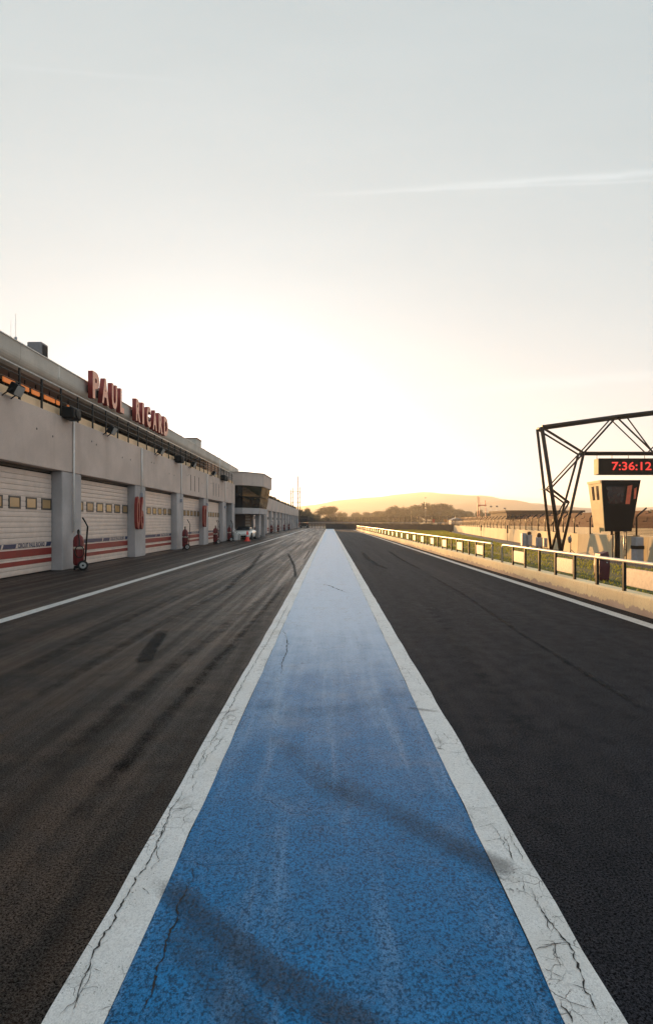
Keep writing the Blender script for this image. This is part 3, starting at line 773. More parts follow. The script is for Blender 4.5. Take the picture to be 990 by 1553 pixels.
# floodlights and loudspeakers along the terrace edge
def floodlight(y, label):
    r_ = empty('floodlight', (XB+0.02, y, 5.1), label, 'floodlight', 'floodlights on the terrace edge')
    c0 = Vector((XB+0.30, y, 5.22)); t = R(28)
    def rot(p): return Vector((p[0]*math.cos(t)+p[2]*math.sin(t), p[1], -p[0]*math.sin(t)+p[2]*math.cos(t)))+c0
    def rbox(x0,x1,y0,y1,z0,z1):
        mb = MB().bbox(x0,x1,y0,y1,z0,z1,0.02); mb.v = [rot(p) for p in mb.v]; return mb
    rbox(-0.13,0.08,-0.19,0.19,-0.16,0.16).build('housing', M['black'], r_)
    rbox(0.08,0.10,-0.165,0.165,-0.135,0.135).build('lens', M['rim'], r_)
    MB().tube([(XB-0.02,y-0.20,5.0),(XB+0.30,y-0.20,5.22)],0.018,6).tube([(XB-0.02,y+0.20,5.0),(XB+0.30,y+0.20,5.22)],0.018,6).build('bracket', M['black'], r_)
fl_px = [26, 171, 245, 294, 325]
fl_lab = ['black tilted floodlight below the orange terrace lamps', 'black tilted floodlight on the terrace edge under the first word of the red sign', 'black tilted floodlight on the terrace edge past the last sign letter', 'black tilted floodlight on the terrace edge above three vent slots', 'black tilted floodlight on the terrace edge near the control tower']
for px, lb in zip(fl_px, fl_lab): floodlight(YX(px, XB+0.3), lb)
def speaker(y, w, label):
    r_ = empty('loudspeaker', (XB, y, 5.1), label, 'loudspeaker', 'loudspeakers on the terrace edge')
    MB().bbox(XB+0.025, XB+0.42, y-w/2, y+w/2, 5.02, 5.42, 0.05).build('cabinet', M['black'], r_)
    MB().lathe([(0.15,0),(0.15,0.02),(0.10,0.03)],(XB+0.42,y,5.22),'x',16).build('grille', M['tyre'], r_)
    MB().box(XB-0.10, XB+0.025, y-0.05, y+0.05, 5.15, 5.25).build('bracket', M['black'], r_)
speaker(YX(108, XB+0.2), 0.62, 'black loudspeaker box above the column with the long white downpipe')
speaker(YX(272, XB+0.2), 0.62, 'black loudspeaker box above a column past the garage number 06')
speaker(YX(340, XB+0.2), 1.5, 'long black loudspeaker box at the last bay by the control tower')
# things on the roof
hv = empty('roof_ventilation_unit', (-10.9, 19.6, 7.34), 'dark grey ventilation box standing on the roof edge', 'ventilation unit')
MB().bbox(-10.95, -10.42, 19.1, 19.55, 7.40, 8.14, 0.02).build('casing', M['hvac'], hv)
MB().box(-10.419, -10.405, 19.16, 19.49, 7.50, 8.06).build('grille', M['black'], hv)
MB().box(-10.9, -10.5, 19.15, 19.5, 7.34, 7.40).build('base', M['black'], hv)
hv2 = empty('roof_hatch', (-10.6, 40.5, 7.34), 'small beige box on the roof past the red letters', 'roof hatch')
yh = YX(295, -10.6)
MB().bbox(-11.0, -10.2, yh-0.9, yh+0.6, 7.38, 8.02, 0.03).build('casing', M['fascia'], hv2)
MB().box(-11.05, -10.15, yh-0.95, yh+0.65, 8.02, 8.08).build('lid', M['terra'], hv2)
MB().box(-10.9, -10.3, yh-0.8, yh+0.5, 7.34, 7.38).build('base', M['black'], hv2)
for i, (px, ztop, r0) in enumerate(((24.5, 8.75, 0.010), (17, 8.4, 0.005), (310, 8.2, 0.03), (275.5, 8.1, 0.02), (326, 8.1, 0.02))):
    X = -10.75; y = YX(px, X)
    a = MB().tube([(X, y, 7.34), (X, y, 7.9)], r0*1.6, 6).build('roof_antenna', M['rail'], None, (X, y, 7.34))
    MB().tube([(X, y, 7.9), (X, y, ztop)], r0*0.6, 6).build('whip', M['rail'], a)
    if i == 0: MB().box(X-0.035, X+0.035, y-0.03, y+0.03, 7.75, 7.95).build('fitting', M['grey'], a)
    tag(a, ['roof antenna with a grey fitting beside the ventilation box', 'hair-thin roof antenna beside the antenna with a fitting', 'thick short roof antenna above the slatted screen', 'thin roof antenna just past the last red letter', 'thin roof antenna above the control tower side of the screen'][i], 'antenna')

# ------------------------------------------------------------------ control tower
tw = empty('control_tower', (-8.5, 50, 0), 'concrete control tower with a band of slanted dark windows projecting over the lane', 'tower')
A, B, C_, D_, E, F_ = (-9.2,49.7), (-8.2,49.7), (-6.5,51.8), (-6.34,57.6), (-8.2,60.0), (-9.2,60.0)
up = [(-16,49.7), A, B, C_, D_, E, F_, (-16,60.0)]
MB().prism(up, 5.1, 6.32).build('parapet', M['conc'], tw)
MB().prism([(-16.1,49.62),(-9.2,49.62),(-8.15,49.62),(-6.42,51.76),(-6.25,57.65),(-8.15,60.08),(-16.1,60.08)], 6.321, 6.38).build('roof_trim', M['fascia'], tw)
lo = [(-9.2,50.35), (-8.35,50.35), (-7.05,52.2), (-6.85,57.0), (-8.35,59.4), (-9.2,59.4)]
hi = [(-9.2,49.95), (-8.3,49.95), (-6.68,51.95), (-6.5,57.4), (-8.3,59.75), (-9.2,59.75)]
Z0, Z1 = 2.98, 5.1
def lerp2(a, b, t): return (a[0]+(b[0]-a[0])*t, a[1]+(b[1]-a[1])*t)
def tower_pane(i, t0, t1, za, zb, m):
    def pt(t, z, inset):
        k = (z-Z0)/(Z1-Z0); p = lerp2(lerp2(lo[i], lo[i+1], t), lerp2(hi[i], hi[i+1], t), k)
        e = Vector((lo[i+1][0]-lo[i][0], lo[i+1][1]-lo[i][1], 0)).normalized(); nrm = Vector((e.y, -e.x, 0))
        q = Vector((p[0], p[1], z)) + nrm*inset; return q
    g = 0.02
    ring = [pt(t0, za+g, 0), pt(t1, za+g, 0), pt(t1, zb-g, 0), pt(t0, zb-g, 0)]
    ring2 = [pt(t0, za+g, 0.04), pt(t1, za+g, 0.04), pt(t1, zb-g, 0.04), pt(t0, zb-g, 0.04)]
    MB().loft([ring2, ring]).build('window_pane', m, tw)
MB().loft([[(p[0]-0.0 if j in (0,5) else p[0]-0.12, p[1]+(0.12 if j < 3 else -0.12), Z0) for j, p in enumerate(lo)] ,
           [(p[0]-0.0 if j in (0,5) else p[0]-0.12, p[1]+(0.12 if j < 3 else -0.12), Z1-0.002) for j, p in enumerate(hi)]]).build('core', M['black'], tw)
for i, splits in ((0,(0,1)), (1,(0,1)), (2,(0,0.5,1)), (3,(0,1)), (4,(0,1))):
    for s0, s1 in zip(splits, splits[1:]):
        tower_pane(i, s0+0.012, s1-0.012, 4.05, Z1, M['glass']); tower_pane(i, s0+0.012, s1-0.012, Z0, 4.03, M['glass2'])
MB().prism([(-16,50.2),(-9.2,50.2),(-8.3,50.2),(-6.95,52.1),(-6.7,57.2),(-8.3,59.6),(-16,59.6)], 2.42, 2.979).build('floor_slab', M['col'], tw)
MB().box(-16, -12.0, 50.3, 59.5, 2.98, 5.099).build('wall', M['conc'], tw)
MB().box(-16, -8.85, 57.0, 57.3, 0, 2.419).build('wall', M['hvac'], tw)
MB().box(-11.95, -9.2, 50.22, 50.32, 2.99, 5.09).build('wall', M['conc'], tw)
for (x, y) in ((-7.55,55.2), (-7.4,58.6), (-8.75,59.2)): MB().bbox(x-0.2, x+0.2, y-0.25, y+0.25, 0, 2.419, 0.02).build('column', M['col'], tw)
shut = MB().box(-8.75, -8.15, 54.6, 54.7, 0.0, 2.41).build('louvred_door', M['terra'], tw)
for i in range(6): MB().box(-8.72, -8.22, 54.56, 54.599, 0.55+i*0.31, 0.55+i*0.31+0.22).build('louvre', M['panel'], shut)

# ------------------------------------------------------------------ far garage wing
YW0, YW1 = 60.3, 150.0
wing = empty('garage_wing', (XB, YW0, 0), 'long single-storey row of garages running on past the control tower', 'building')
y = YW0; k = 0; ws = []
while y < YW1-1:
    ws.append(y); y += 6.57
for y in ws:
    MB().bbox(XD-0.35, XB, y, y+1.34, 0, Z_L, 0.02).build('column', M['col'], wing)
    e = min(y+6.57, YW1)
    MB().bbox(XB-0.6, XB+0.02, y+0.006, e-0.006, Z_L+0.001, Z_BT, 0.012).build('beam_panel', M['conc'], wing)
    if e - y > 2:
        d = MB().box(XD-0.10, XD-0.03, y+1.34, e, 0, Z_L-0.01).build('garage_door', M['dwhite'], wing)
        for zz, hh in ((0.31,0.15),(0.545,0.24)): MB().box(XD-0.03, XD-0.02, y+1.4, e-0.05, zz, zz+hh).build('red_band', M['dred'], d)
        MB().box(XD-0.03, XD-0.015, y+1.6, e-0.2, 2.0, 2.37).build('window_row', M['wframe'], d)
    MB().tube([(XB+0.06, y+0.67, 2.95), (XB+0.06, y+0.67, Z_BT-0.02)], 0.032, 6).build('downpipe', M['pipe'], wing)
MB().box(-22, XB-0.62, YW0, YW1, 4.9, Z_BT).build('roof', M['roof'], wing)
MB().box(-22, -21.6, YW0, YW1, 0, 4.88).build('wall', M['conc'], wing)
MB().box(-21.58, XB, YW1-0.3, YW1+0.02, 0, 4.88).build('wall', M['conc'], wing)
MB().box(XB+0.022, XB+0.06, 143, 146, 1.4, 2.6).build('wall_panel', M['bluebox'], wing)
wr = MB().tube([(XB-0.3, YW0, 6.0), (XB-0.3, YW1, 6.0)], 0.02, 6).build('roof_railing', M['rail'], wing)
wp = MB().tube([(0,0,5.09), (0,0,6.0)], 0.02, 6).mesh('post', M['steel'])
y = YW0+0.5
while y < YW1: place('post', wp, wr, (XB-0.3, y, 0)); y += 3.0

# shrubs in troughs on the wing's roof edge: leaf faces through a lumpy volume
def foliage(name, blobs, n, size, m, org):
    vs_, fs = [], []
    tot = sum(b[3]*b[4]*b[5] for b in blobs)
    for (bx, by, bz, rx, ry, rz) in blobs:
        for _ in range(int(n*rx*ry*rz/tot)+8):
            while True:
                d = Vector((random.gauss(0,1), random.gauss(0,1), random.gauss(0,1)))
                if d.length > 0.01: break
            d.normalize(); rad = (random.random()**0.45)*random.uniform(0.8, 1.12)
            c0 = Vector((bx+d.x*rx*rad, by+d.y*ry*rad, bz+d.z*rz*rad))
            a = Vector((random.gauss(0,1), random.gauss(0,1), random.gauss(0,1))).normalized(); b = a.cross(d + Vector((0.01,0,0))).normalized(); s = size*random.uniform(0.6, 1.5)
            k_ = len(vs_); vs_ += [tuple(c0-a*s), tuple(c0+b*s*0.6), tuple(c0+a*s), tuple(c0-b*s*0.6)]; fs.append((k_,k_+1,k_+2,k_+3))
    me = bpy.data.meshes.new(name); me.from_pydata([tuple(Vector(p)-Vector(org)) for p in vs_], [], fs); me.materials.append(m)
    return me
def shrub_mesh(seed):
    random.seed(seed); blobs = []
    for i in range(7): blobs.append((random.uniform(-0.35,0.35), random.uniform(-1.6,1.6), 0.35+random.uniform(0,0.35), 0.35, 0.5, random.uniform(0.25,0.45)))
    return foliage('foliage', blobs, 700, 0.07, M['shrub'], (0,0,0))
shm = [shrub_mesh(s) for s in (11,12,13)]
trough_me = MB().bbox(-0.3,0.3,-1.7,1.7,0,0.32,0.02).mesh('trough', M['brown'])
y = YW0+2.5; i = 0
while y < YW1-2:
    s = empty('roof_shrub', (XB-0.75, y, Z_BT), 'dark leafy shrub in a trough along the roof edge of the garage wing', 'shrub', 'shrubs along the wing roof')
    place('trough', trough_me, s, (XB-0.75, y, Z_BT)); fo = place('foliage', shm[i%3], s, (XB-0.75, y, Z_BT+0.15)); fo.scale = (1, 1, random.uniform(0.50, 0.72))
    y += random.choice((4.2,5.0,6.2)); i += 1

# ------------------------------------------------------------------ fire extinguisher trolleys
def trolley(loc, label):
    t = empty('extinguisher_trolley', (0,0,0), label, 'fire extinguisher', 'fire extinguisher trolleys beside the columns')
    cyl = MB().lathe([(0.05,0.14),(0.15,0.17),(0.17,0.24),(0.17,0.98),(0.14,1.10),(0.07,1.17),(0.045,1.20)],(0,0,0),'z',18).build('cylinder', M['ext'], t)
    MB().lathe([(0.172,0.70),(0.172,0.78)],(0,0,0),'z',18).build('label_band', M['panel'], cyl)
    MB().lathe([(0.03,1.20),(0.04,1.24),(0.04,1.32),(0.02,1.36)],(0,0,0),'z',10).build('valve', M['black'], t)
    MB().tube([(0.02,0,1.3),(0.14,-0.04,1.28)],0.015,6).build('valve_lever', M['black'], t)
    for s in (-1,1):
        MB().tube([(0.16*s,0.20,0.16),(0.16*s,0.24,0.9),(0.16*s,0.28,1.45),(0.15*s,0.20,1.62),(0.13*s,0.12,1.76)],0.018,8).build('handle', M['black'], t)
        w = MB().lathe([(0.10,-0.03),(0.155,-0.04),(0.165,0.0),(0.155,0.04),(0.10,0.03)],(0.24*s,0.12,0.165),'x',20).build('wheel', M['tyre'], t)
        MB().lathe([(0.10,-0.035),(0.10,0.035)],(0.24*s,0.12,0.165),'x',16).build('rim', M['rim'], w)
        MB().lathe([(0.035,-0.06),(0.035,0.06)],(0.24*s,0.12,0.165),'x',10).build('hub', M['black'], w)
    MB().tube([(-0.24,0.12,0.165),(0.24,0.12,0.165)],0.02,8).build('axle', M['black'], t)
    MB().tube([(-0.16,0.24,0.95),(0.16,0.24,0.95)],0.015,6).tube([(-0.16,0.25,1.25),(0.16,0.25,1.25)],0.015,6).build('crossbar', M['black'], t)
    MB().box(-0.12,0.12,-0.14,0.18,0.06,0.14).tube([(0,-0.12,0.0),(0,-0.12,0.08)],0.03,8).build('foot', M['black'], t)
    pts = []
    for i in range(60):
        a = i/60*2*math.pi*3; pts.append((0.20+0.012*math.sin(i), 0.02+0.14*math.sin(a), 0.62+0.20*math.cos(a)))
    pts = [(0.04,0.0,1.26),(0.15,0.0,1.15),(0.2,0.02,1.0)] + pts
    MB().tube(pts, 0.016, 6).build('hose', M['tyre'], t)
    t.location = loc; t.rotation_euler = (0,0,R(-62))
    return t
tr0 = trolley((-8.42, YX(119.5,-8.42), 0), 'red wheeled fire extinguisher beside the column with the long white downpipe')
near = [(281,'red wheeled fire extinguisher by the column between the third and fourth garages'), (327,'red wheeled fire extinguisher just past the garage number 07'), (348,'red wheeled fire extinguisher by the narrow dark doorway before the tower')]
for px, lb in near: copy_tree(tr0, (-8.42, YX(px,-8.42), 0), R(-62)+random.uniform(-0.3,0.3), lb)
for px in (411.5, 421.8, 431, 438):
    copy_tree(tr0, (-8.42, YX(px,-8.42), 0), R(-62), 'red wheeled fire extinguisher in front of the garages past the control tower')
copy_tree(tr0, (-7.9, 56.6, 0), R(-62), 'red wheeled fire extinguisher under the control tower')

# ------------------------------------------------------------------ sports car, cone, jerrycans, truck
car = empty('sports_car', (-8.05, 47.6, 0), 'white sports car with dark windscreen parked nose out under the tower', 'car')
def car_body():
    # stations along y (nose at -y): (y, half width, sill z, shoulder z, top z, top half width)
    st = [(-2.10,0.52,0.32,0.50,0.56,0.44),(-1.95,0.74,0.22,0.56,0.64,0.60),(-1.5,0.86,0.18,0.64,0.74,0.66),(-1.0,0.89,0.17,0.68,0.80,0.70),(-0.7,0.90,0.17,0.72,0.84,0.72),
          (-0.1,0.90,0.17,0.76,0.88,0.74),(0.6,0.91,0.17,0.78,0.90,0.74),(1.3,0.93,0.18,0.80,0.90,0.72),(1.9,0.86,0.24,0.74,0.82,0.66),(2.15,0.68,0.34,0.62,0.70,0.55)]
    rings = []
    for y, w, s, sh, tp, tw_ in st:
        rings.append([(-w*0.9,y,s),(-w,y,s+0.12),(-w,y,sh-0.08),(-w*0.95,y,sh),(-tw_,y,tp),(tw_,y,tp),(w*0.95,y,sh),(w,y,sh-0.08),(w,y,s+0.12),(w*0.9,y,s)])
    return rings
CO = Vector((-8.05, 47.6+2.1, 0))
def cm(mb): mb.v = [p + CO for p in mb.v]; return mb
body = cm(MB().loft(car_body(), smooth=True)).build('body', M['wpaint'], car)
cab = [(-0.75,0.70,0.86),(-0.05,0.58,1.16),(0.45,0.56,1.20),(1.0,0.54,1.14),(1.75,0.60,0.86)]
cm(MB().loft([[(-w,y,0.80),(-w*0.96,y,z-0.04),(-w*0.75,y,z),(w*0.75,y,z),(w*0.96,y,z-0.04),(w,y,0.80)] for y,w,z in cab], smooth=True)).build('cabin_glass', M['glass2'], car)
cm(MB().loft([[(-0.55,y,z),(0.55,y,z),(0.55,y,z+0.03),(-0.55,y,z+0.03)] for y,z in ((-0.02,1.15),(0.45,1.19),(1.0,1.13))])).build('roof', M['dpaint'], car)
for s in (-1,1):
    cm(MB().lathe([(0.02,-0.03),(0.13,-0.02),(0.12,0.05)],(0.62*s,-1.93,0.60),'y',16)).build('headlight', M['rim'], car)
    cm(MB().bbox(0.80*s-0.08,0.80*s+0.08,-0.62,-0.48,0.88,0.99,0.02)).build('mirror', M['wpaint'], car)
    for yw in (-1.25,1.25):
        w = cm(MB().lathe([(0.20,-0.11),(0.31,-0.11),(0.33,0),(0.31,0.11),(0.20,0.11)],(0.83*s,yw,0.33),'x',20)).build('wheel', M['tyre'], car)
        cm(MB().lathe([(0.205,-0.09),(0.205,0.09)],(0.83*s,yw,0.33),'x',16)).build('rim', M['rim'], w)
cm(MB().bbox(-0.55,0.55,-2.16,-2.05,0.24,0.40,0.02)).build('grille', M['black'], car)
cm(MB().box(-0.80,0.80,-2.14,-1.80,0.13,0.17)).build('splitter', M['black'], car)
cm(MB().box(-0.75,0.75,1.9,2.2,1.02,1.05).box(-0.5,-0.46,2.0,2.1,0.72,1.02).box(0.46,0.5,2.0,2.1,0.72,1.02)).build('rear_wing', M['dpaint'], car)

cx, cy = (375.2-VX)/F*44.5, 44.5
cn = empty('traffic_cone', (cx, cy, 0), 'tall red traffic cone standing in front of the white car', 'traffic cone')
MB().lathe([(0.20,0.035),(0.19,0.05),(0.045,0.86),(0.03,0.88)],(cx,cy,0),'z',20).build('cone', M['cone'], cn)
MB().lathe([(0.135,0.36),(0.095,0.58)],(cx,cy,0),'z',20).build('collar', M['tent'], cn)
MB().bbox(cx-0.27,cx+0.27,cy-0.27,cy+0.27,0,0.035,0.02).build('base', M['cone'], cn)
for i, (px, w, h, m, nm, lb) in enumerate(((357.5,0.34,0.70,'tent','jerrycan','white jerrycan beside the parked white car'), (362.5,0.26,0.52,'rim','water_can','grey metal can beside the white jerrycan'))):
    y0 = 46.2+0.3*i; x = (px-VX)/F*y0
    j = empty(nm, (x,y0,0), lb, 'can')
    MB().bbox(x-w/2,x+w/2,y0-0.12,y0+0.12,0,h,0.04).build('body', M[m], j)
    MB().tube([(x-w*0.3,y0,h-0.005),(x-w*0.3,y0,h+0.06),(x+w*0.2,y0,h+0.06),(x+w*0.2,y0,h-0.005)],0.015,6).build('handle', M['black'], j)
    MB().lathe([(0.035,0),(0.035,0.05)],(x+w*0.33,y0,h-0.005),'z',10).build('cap', M['black'], j)

tx, ty = -7.5, 151.5
tk = empty('truck', (tx,ty,0), 'dark truck with red cab parked at the end of the garage wing', 'truck')
MB().bbox(tx-1.2,tx+1.2,ty+2.1,ty+8,0.9,3.3,0.05).build('load_body', M['tblack'], tk)
MB().loft([[(tx-1.15,y,z0),(tx+1.15,y,z0),(tx+1.12,y,z1),(tx-1.12,y,z1)] for y,z0,z1 in ((ty,0.55,1.75),(ty+0.25,0.5,2.75),(ty+1.9,0.5,2.9))]).build('cab', M['tblack'], tk)
MB().loft([[(tx-0.95,ty+0.01,1.75),(tx+0.95,ty+0.01,1.75),(tx+0.95,ty+0.24,2.6),(tx-0.95,ty+0.24,2.6)],[(tx-0.95,ty-0.03,1.75),(tx+0.95,ty-0.03,1.75),(tx+0.95,ty+0.2,2.6),(tx-0.95,ty+0.2,2.6)]]).build('windscreen', M['tblack'], tk)
MB().bbox(tx-1.15,tx+1.15,ty-0.12,ty+0.02,0.45,0.95,0.03).build('bumper', M['black'], tk)
MB().box(tx-0.8,tx+0.8,ty-0.03,ty-0.005,1.05,1.6).build('grille', M['tblack'], tk)
for s in (-1,1):
    MB().box(tx+s*0.92-0.13,tx+s*0.92+0.13,ty-0.15,ty-0.121,0.6,0.8).build('headlight', M['rim'], tk)
    MB().box(tx+s*1.0-0.12,tx+s*1.0+0.12,ty-0.06,ty-0.005,1.0,1.7).build('corner_panel', M['sign_r'], tk)
    for yw in (ty+1.0, ty+5.5, ty+6.8): MB().lathe([(0.25,-0.14),(0.48,-0.14),(0.5,0),(0.48,0.14),(0.25,0.14)],(tx+s*1.0,yw,0.5),'x',16).build('wheel', M['tyre'], tk)
    MB().bbox(tx+s*1.35-0.1,tx+s*1.35+0.1,ty+0.15,ty+0.25,1.8,2.3,0.02).tube([(tx+s*1.1,ty+0.3,2.2),(tx+s*1.35,ty+0.2,2.2)],0.03,6).build('mirror', M['black'], tk)
MB().box(tx-0.9,tx+0.9,ty+1.2,ty+7.9,0.55,0.9).build('chassis', M['black'], tk)

# ------------------------------------------------------------------ low pit wall with railing
pw = empty('pit_wall', (5.5, 4, 0), 'low cream concrete wall along the pit lane under the railing', 'wall')
X0w, X1w, ZW = 5.36, 5.66, 0.335
y = 2.0
while y < 106.5:
    L = 3.0; e = y+L-0.012
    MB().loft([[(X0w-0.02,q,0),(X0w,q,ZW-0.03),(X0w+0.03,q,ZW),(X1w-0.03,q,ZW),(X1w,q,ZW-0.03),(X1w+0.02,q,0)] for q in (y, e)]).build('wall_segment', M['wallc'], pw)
    y += L
XR = 5.42
def guard(y0, y1, label, panels):
    g = empty('guard_railing', (XR, y0, ZW), label, 'railing')
    MB().tube([(XR,y0,ZW+0.02),(XR,y0,0.80),(XR,y0+0.06,0.875),(XR,y0+0.14,0.89),(XR,y1-0.14,0.89),(XR,y1-0.06,0.875),(XR,y1,0.80),(XR,y1,ZW+0.02)],0.032,8).build('top_rail', M['railw'], g)
    pm = MB().box(-0.025,0.025,-0.028,0.028,0,0.89-ZW-0.02).mesh('post', M['black'])
    y = y0; i = 0
    while y < y1+0.01:
        place('post', pm, g, (XR, y, ZW-0.005)); y += 0.985
    pan = MB().bbox(-0.012,0.012,0.07,0.90,0,0.33,0.01).mesh('panel', M['panel'])
    for py in panels: place('panel', pan, g, (XR, py, 0.44))
    return g
y1n = 16.62
guard(y1n-0.985*14, y1n, 'short length of black-posted railing in front of the dark red bin', [8.74, 11.695, 14.65, 5.785])
yfar = 17.62
guard(yfar, yfar+0.985*90, 'long length of black-posted railing running on to the tyre barrier', [yfar+0.985+2.955*k for k in range(30)])

# ------------------------------------------------------------------ trackside wall and debris fence
tw_wall = empty('trackside_wall', (12.6, 12, 0), 'tall cream concrete wall dividing the verge from the main straight', 'wall')
def along(step, y0=6.0, y1=105.5):
    pts = []; y = y0
    while y < y1:
        pts.append((wall_at(y), y)); nx = wall_at(y+0.1)-wall_at(y)
        y += step/math.hypot(1, nx/0.1)
    return pts
wp_ = along(3.0)
for (x0,y0),(x1,y1) in zip(wp_, wp_[1:]):
    dx, dy = (x1-x0)/3.0*0.01, (y1-y0)/3.0*0.01
    MB().loft([[(x0,y0+dy,0),(x0+0.06,y0+dy,1.02),(x0+0.28,y0+dy,1.02),(x0+0.34,y0+dy,0)],[(x1-dx,y1-dy,0),(x1-dx+0.06,y1-dy,1.02),(x1-dx+0.28,y1-dy,1.02),(x1-dx+0.34,y1-dy,0)]]).build('wall_segment', M['wallp'], tw_wall)
df = empty('debris_fence', (12.8, 12, 1.02), 'wire debris fence with cranked posts on top of the trackside wall', 'fence')
fp = MB().tube([(0,0,0),(0,0,0.78),(0.05,0,0.86),(0.42,0,1.18)],0.035,8).box(-0.09,0.09,-0.09,0.09,0,0.03).mesh('post', M['steel'])
fpts = along(2.0, 8.0, 105)
for x, y in fpts: place('post', fp, df, (x+0.17, y, 1.02))
for (x0,y0),(x1,y1) in zip(fpts, fpts[1:]):
    if y0 < 30 and y0 > 22: continue
    MB().quad((x0+0.17,y0,1.06),(x1+0.17,y1,1.06),(x1+0.17,y1,1.86),(x0+0.17,y0,1.86)).build('wire_panel', M['wire'], df)
# wall shadow put in as a solid grey block with a dark band
pl = empty('shadow_block', (12.3, 21.2, 0), 'grey banded block put in for a shadow on the trackside wall', 'shadow block')
MB().bbox(12.2,12.52,21.05,21.4,0,1.0,0.02).build('shadow_body', M['grey'], pl)
MB().box(12.19,12.53,21.04,21.41,0.52,0.66).build('band', M['black'], pl)
# slender trackside marker boards
for px, Y, h, lb in ((706.5,78,1.0,'slim dark marker post where the trackside wall bends away'),(728.8,60,1.25,'second slim dark marker post from the grey equipment boxes'),(769,44.5,1.35,'slim dark marker post before the grey equipment boxes')):
    x = (px-VX)/F*Y
    mk = empty('marker_post', (x,Y,0), lb, 'marker post', 'marker posts along the trackside wall')
    MB().tube([(x,Y,0),(x,Y,h*0.5)],0.02,6).build('stem', M['black'], mk)
    MB().bbox(x-0.06,x+0.06,Y-0.03,Y+0.03,h*0.5,h,0.015).build('board', M['black'], mk)
x, y = 12.40, 27.2
mk = empty('round_marker', (x,y,0), 'small dark round marker on a thin stand by the gantry foot', 'marker')
MB().tube([(x,y,0.0),(x,y,0.95)],0.022,6).tube([(x,y,0.2),(x+0.22,y,0.0)],0.015,6).tube([(x,y,0.2),(x-0.12,y-0.15,0.0)],0.015,6).build('stand', M['steel'], mk)
MB().lathe([(0.03,-0.04),(0.17,-0.03),(0.17,0.03),(0.03,0.04)],(x-0.05,y,0.70),'x',16).build('disc', M['hvac'], mk)
# equipment boxes
for px0,px1,yt,yb,Y,lb,top in ((790,797,808.5,829,33.6,'grey upright equipment box on short legs beside the brown-topped box',None),(799.2,805,811,828.5,33.4,'small grey equipment box with a rounded brown top',1),(813.2,821,815,831.5,32.3,'pale grey equipment box with a brown bag on top',2),(823.5,828.3,816,831,32.2,'narrow pale equipment box beside the gantry foot',None)):
    x0, x1 = (px0-VX)/F*Y, (px1-VX)/F*Y; sh = 0.35; x0 -= sh*0; z1 = H-(yt-VY)/F*Y
    bx = empty('equipment_box', ((x0+x1)/2, Y, 0), lb, 'equipment box')
    MB().bbox(x0,x1,Y-0.15,Y+0.15,0.10,z1,0.02).build('casing', M['grey'], bx)
    for sx_ in (x0+0.03, x1-0.03):
        MB().box(sx_-0.02,sx_+0.02,Y-0.12,Y+0.12,0,0.10).build('leg', M['black'], bx)
    MB().box(x0+0.04,x1-0.04,Y-0.162,Y-0.151,z1*0.45,z1-0.06).build('door', M['letterg'], bx)
    if top: MB().lathe([(0.11,0),(0.14,0.07),(0.11,0.17 if top == 1 else 0.22),(0.04,0.2 if top == 1 else 0.28)],((x0+x1)/2,Y,z1),'z',10).build('bag' if top == 2 else 'cap', M['brown'], bx)

# ------------------------------------------------------------------ gantry
gt = empty('gantry', (11.9, 27.8, 0), 'dark tubular steel truss gantry standing by the wall and spanning the main straight', 'gantry')
YF_, YB_ = 27.2, 27.8
def gp(px, py): return P(px, py, YF_)
def back(p, dy=0.6): return Vector((p.x, p.y+dy, p.z))
Tn, Kn, Bn, Mn, Nn, Un, Vn, Pn = gp(821,648), gp(884.5,687), Vector(((850-VX)/F*27.2,27.2,0.0)), gp(834.4,741), gp(862,762), gp(934,632.2), gp(990,686), gp(843,797)
CX = 19.0
def mir(p): return Vector((2*CX-p.x, p.y, p.z))
TC = Vector((CX, YF_, H+(VY-617)/F*YF_))
def member(a, b, r_, name, both=True, dba=0.6, dbb=0.6, rb=None):
    MB().tube([a, b], r_, 8).build(name, M['steel'], gt)
    if both:
        MB().tube([back(a, dba), back(b, dbb)], rb or r_*0.75, 8).build(name, M['steel'], gt)
for fx in (lambda p: p, mir):
    member(fx(Bn), fx(Tn), 0.105, 'leg', True, 1.2, 0.6, 0.075)
    member(fx(Bn)+Vector((0.0,0,0)), fx(Kn), 0.075, 'inner_leg', True, 1.2, 0.6, 0.06)
    member(fx(Tn), fx(Kn), 0.065, 'brace', True)
    member(fx(Kn), fx(Mn), 0.045, 'brace', True)
    member(fx(Mn), fx(Nn), 0.065, 'brace', True)
    member(fx(Nn), fx(Pn), 0.045, 'brace', True)
    member(fx(Tn), fx(Un), 0.11, 'top_chord', True)
    member(fx(Un), TC, 0.11, 'top_chord', True)
    member(fx(Kn), fx(Un), 0.05, 'web', True)
    member(fx(Un), fx(Vn), 0.045, 'web', True)
    member(fx(gp(948,630.4)), fx(gp(988.5,685)), 0.035, 'web', False)
    for a in (Tn, Kn, Mn, Nn, Un): MB().tube([fx(a), back(fx(a))], 0.04, 6).build('tie', M['steel'], gt)
    for b_ in (Bn, Bn+Vector((0,1.2,0))):
        q = fx(b_); MB().bbox(q.x-0.20,q.x+0.14,q.y-0.2,q.y+0.2,0,0.06,0.01).build('base_plate', M['steel'], gt)
member(Kn, mir(Kn), 0.075, 'bottom_chord', True)
member(Vn, TC, 0.045, 'web', True); member(mir(Vn), TC, 0.045, 'web', True)
# small bolt-on lamp at the leg
MB().tube([back(Mn)+Vector((-0.02,0,0)), back(Mn)+Vector((-0.28,0,0.0))], 0.025, 6).build('bracket', M['rail'], gt)

